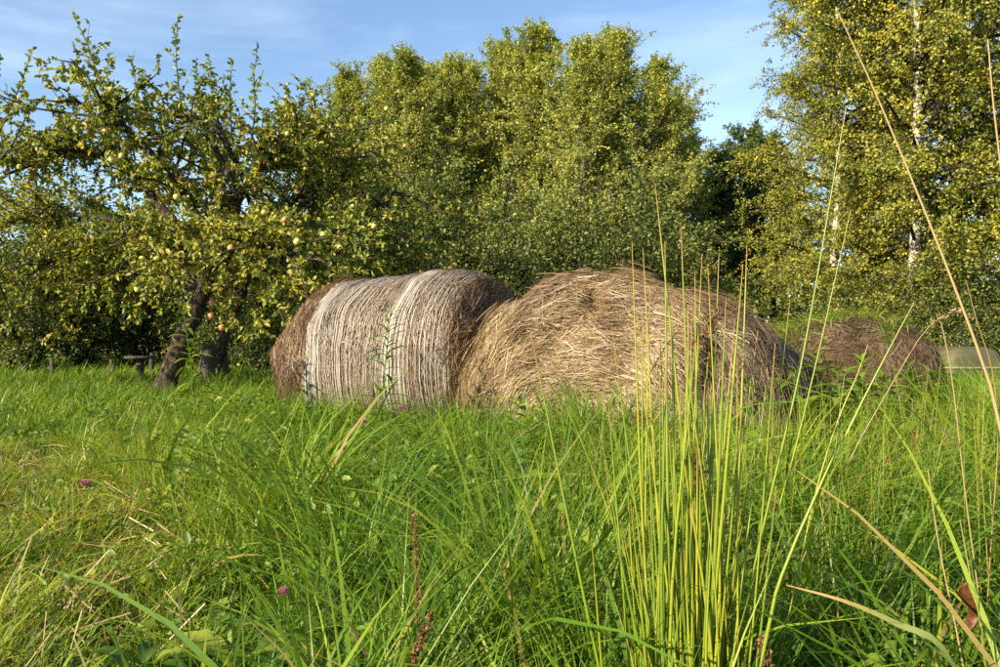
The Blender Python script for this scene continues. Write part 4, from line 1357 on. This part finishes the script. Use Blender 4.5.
def trifoliate(c, size, g_rn=0.5):
    ps, ds = [], []
    a0 = rng.random() * 6
    for k in range(3):
        a_ = a0 + k * 2.09
        ds.append((math.cos(a_), math.sin(a_), 0.15))
        ps.append(c)
    return leaves(np.array(ps), nrm(np.array(ds)), np.tile([0.0, 0, 1], (3, 1)) + rng.normal(size=(3, 3)) * 0.2, np.full(3, size), np.full(3, size * 0.62), rng.random(3), six=True, fold=0.12)


for px, py, d, lab in [(362, 423, 3.6, 'pink clover head at the foot of the netted bale, the larger of two'),
                       (402, 409, 4.2, 'small pink clover head against the pale band of the netted bale'),
                       (310, 452, 3.3, 'pink clover head low in the grass below the left end of the netted bale'),
                       (85, 485, 3.4, 'pink clover head alone in the short grass on the left'),
                       (283, 593, 1.9, 'pink clover head at the bottom, left of the dock seed stalks')]:
    c = P(px, py, d)
    foot = np.array([c[0] + 0.03, d + 0.02, 0])
    t = thing('red_clover', lab, 'flower', tuple(foot), 0, 'red clover heads in the meadow')
    obj('stem', stem_mesh('clover_stem', [np.array([0, 0, -0.01]), (c - foot) * [0.7, 0.7, 0.5], c - foot], 0.0016, 0.0012, 5, 0.4), M['rush'], t)
    n = 150
    dv = rand_unit(n)
    dv[:, 2] = np.abs(dv[:, 2]) * 1.3 - 0.35
    dv = nrm(dv)
    r_ = 0.013 if d < 3 else 0.020
    v, f, a = leaves(c - foot + dv * r_ * 0.3, nrm(dv + [0, 0, 0.5]), rand_unit(n), np.full(n, r_), np.full(n, r_ * 0.35), rng.random(n))
    obj('flower_head', make_mesh('clover_head', v, f, attrs=a, smooth=False), M['clover'], t)
    for s_ in (0.55, 0.8, 0.95):
        v, f, a = trifoliate((c - foot) * [s_, s_, s_] + rng.normal(size=3) * [0.02, 0.02, 0.005], 0.028)
        obj('leaf', make_mesh('clover_leaf', v, f, attrs=a, smooth=False), M['cover'], t)


def lance_leaf(L, W, droop, arch=0.2, K=8, cross=3, wavy=0.0):
    """leaf mesh along +X, with a midrib fold and a drooping tip"""
    s = np.linspace(0, 1, K)
    w = np.linspace(-1, 1, cross)
    S, Wd = np.meshgrid(s, w, indexing='ij')
    prof = np.sin(np.pi * np.clip(S, 0.02, 0.99) ** 0.8) ** 0.8
    x = S * L
    y = Wd * prof * W / 2
    z = arch * L * S - droop * L * S ** 2 + np.abs(Wd) * prof * W * 0.18 + wavy * W * np.sin(S * 17 + Wd * 2) * np.abs(Wd)
    V = np.stack([x, y, z], -1).reshape(-1, 3)
    i = np.arange(K * cross).reshape(K, cross)
    q = np.stack([i[:-1, :-1], i[:-1, 1:], i[1:, 1:], i[1:, :-1]], -1).reshape(-1, 4)
    return make_mesh('leaf_blade', V, q, attrs={'rnd': np.full(len(V), rng.random()), 'len': S.reshape(-1)})


LEAF_N = [lance_leaf(0.13, 0.015, dr, 0.25) for dr in (0.2, 0.45, 0.7)]
LEAF_W = [lance_leaf(0.14, 0.032, dr, 0.3) for dr in (0.3, 0.6, 0.9)]
LEAF_B = [lance_leaf(0.20, 0.085, dr, 0.5, 9, 5, 0.06) for dr in (0.4, 0.7, 1.0)]
for me in LEAF_N + LEAF_W + LEAF_B:
    me.materials.append(M['cover'])


def weed(label, top, d, tilt_x, leafset, n_leaf, f0, name='weed', cat='weed', size=1.0, side_shoots=0):
    c = P(top[0], top[1], d)
    foot = np.array([c[0] + tilt_x, d, 0])
    t = thing(name, label, cat, tuple(foot), 0, 'tall leafy weeds')
    pl = [np.array([0, 0, -0.01]), (c - foot) * [0.35, 1, 0.5], c - foot]
    sp = spline(pl, 20)
    obj('stem', stem_mesh('weed_stem', pl, 0.0055 * size, 0.002, 6, 0.3), M['cover'], t)
    for k in range(n_leaf):
        s_ = f0 + (1 - f0) * k / (n_leaf - 1)
        p_ = polyline_at(sp[None], np.array([[s_]]))[0, 0]
        o_ = obj('leaf', random.choice(leafset), None, t, tuple(p_))
        o_.rotation_euler = (random.gauss(0, 0.2), -0.15 - 0.75 * max(0, s_ - 0.55) + random.gauss(0, 0.12), k * 2.4 + random.gauss(0, 0.3))
        k_ = size * (1.15 - 0.6 * s_ ** 3) * random.uniform(0.75, 1.15)
        o_.scale = (k_, k_, k_)
    return t


weed('narrow-leaved green weed standing in front of the netted bale', (392, 303), 4.4, -0.08, LEAF_N, 60, 0.30, size=1.25)
weed('tall pale-leaved weed in front of the leaning apple trunk', (183, 308), 5.2, 0.10, LEAF_W, 40, 0.25, size=1.15)
weed('leafy weed in the short grass below the apple tree, left one', (96, 398), 6.0, 0.02, LEAF_W, 16, 0.2, size=0.9)
weed('leafy green weed at the foot of the gap between the front bales', (470, 415), 4.0, 0.02, LEAF_W, 20, 0.3, size=0.8)


ORD = ('leftmost', 'second from the left', 'third from the left', 'fourth from the left', 'middle one', 'fourth from the right', 'third from the right', 'second from the right', 'rightmost')
for ord_, (px_, py_, d_w, n_w, k_w) in zip(ORD, [(748, 398, 4.0, 26, 1.1), (772, 376, 4.2, 30, 1.2), (796, 384, 4.1, 28, 1.15), (815, 368, 4.5, 30, 1.25), (838, 382, 4.3, 28, 1.2),
                                                 (862, 372, 4.9, 30, 1.3), (884, 386, 4.5, 28, 1.2), (908, 378, 5.0, 28, 1.3), (932, 388, 4.8, 28, 1.25)]):
    weed('leafy green weed, ' + ord_ + ' of those before the overgrown bale', (px_, py_ - 14), d_w, random.gauss(0, 0.04), LEAF_W, n_w + 8, 0.3, size=k_w * 1.1)


def rosette(label, px, py, d, n, size, el=(0.3, 1.1)):
    c = P(px, py, d)
    h = max(c[2] - 0.10 * size, 0.02)
    foot = np.array([c[0], d, 0.0])
    t = thing('broad_leaved_plant', label, 'plant', tuple(foot), 0, 'broad-leaved plants in the grass')
    for k in range(n):
        az_ = k * 2.4 + random.gauss(0, 0.3)
        zz_ = h * random.uniform(0.55, 1.0)
        tipx = 0.05 * size
        root = np.array([math.cos(az_) * tipx, math.sin(az_) * tipx, zz_])
        st = obj('stalk', stem_mesh('leaf_stalk', [np.array([0, 0, -0.01]), root * [0.4, 0.4, 0.6], root], 0.0028, 0.0016, 5, 0.5, 6), M['cover'], t)
        o_ = obj('leaf', random.choice(LEAF_B), None, st, tuple(root))
        o_.rotation_euler = (random.gauss(0, 0.25), -random.uniform(*el) * 0.6, az_)
        k_ = size * random.uniform(0.7, 1.15)
        o_.scale = (k_, k_, k_)
    return t


for a_ in [('broad-leaved plant glowing in the sun at the bottom, left of the dock stalks', 322, 615, 1.75, 9, 0.75),
           ('broad-leaved plant in the middle of the grass behind the dock stalks', 385, 545, 2.2, 8, 0.75),
           ('broad-leaved plant low at the bottom left corner of the hollow', 135, 640, 1.65, 7, 0.6),
           ('broad-leaved plant in the dark hollow at the bottom', 240, 630, 1.75, 7, 0.6),
           ('large-leaved plant climbing the shaded side of the loose bale', 795, 385, 3.9, 9, 1.1),
           ('large-leaved plant low before the shaded side of the loose bale', 770, 425, 3.7, 8, 1.0),
           ('leafy plant on the ground in front of the overgrown bale', 905, 405, 5.6, 9, 1.2),
           ('broad-leaved plant between the rushes and the loose bale', 560, 470, 3.0, 7, 0.8)]:
    rosette(*a_)


# brown dock seed stalks
def dock(label, pix, d):
    pts = [P(px, py, d) for px, py in pix]
    foot = pts[-1] * [1, 1, 0] + [0.01, 0.02, 0]
    t = thing('dock_stalk', label, 'seed stalk', tuple(foot), 0, 'brown seed stalks')
    pl = [np.array([0, 0, -0.01])] + [q_ - foot for q_ in pts[::-1]]
    obj('stem', stem_mesh('dock_stem', pl, 0.0022, 0.0012, 6, 0.2, 12), M['seed'], t)
    hp = spline([q_ - foot for q_ in pts], 260)
    p_ = hp + rng.normal(size=(260, 3)) * 0.0028
    v, f, a = leaves(p_, nrm(rand_unit(260) + [0, 0, .2]), rand_unit(260), np.full(260, 0.006), np.full(260, 0.005), rng.random(260))
    obj('seed_head', make_mesh('dock_seeds', v, f, attrs=a, smooth=False), M['seed'], t)


dock('slim upright brown seed stalk in the grass at bottom centre', [(414, 515), (416, 560), (417, 625)], 1.45)
dock('brown seed stalk leaning at the bottom edge, below the upright one', [(432, 612), (421, 640), (411, 672)], 1.2)
dock('small brown seed stalk at the foot of the rush clump', [(762, 640), (765, 655), (766, 680)], 1.15)
dock('brown seed stalk in the right meadow before the overgrown bale', [(914, 430), (913, 450), (915, 470)], 2.6)
dock('dark brown seed stalk below the middle of the loose bale', [(563, 440), (566, 458), (569, 475)], 2.6)
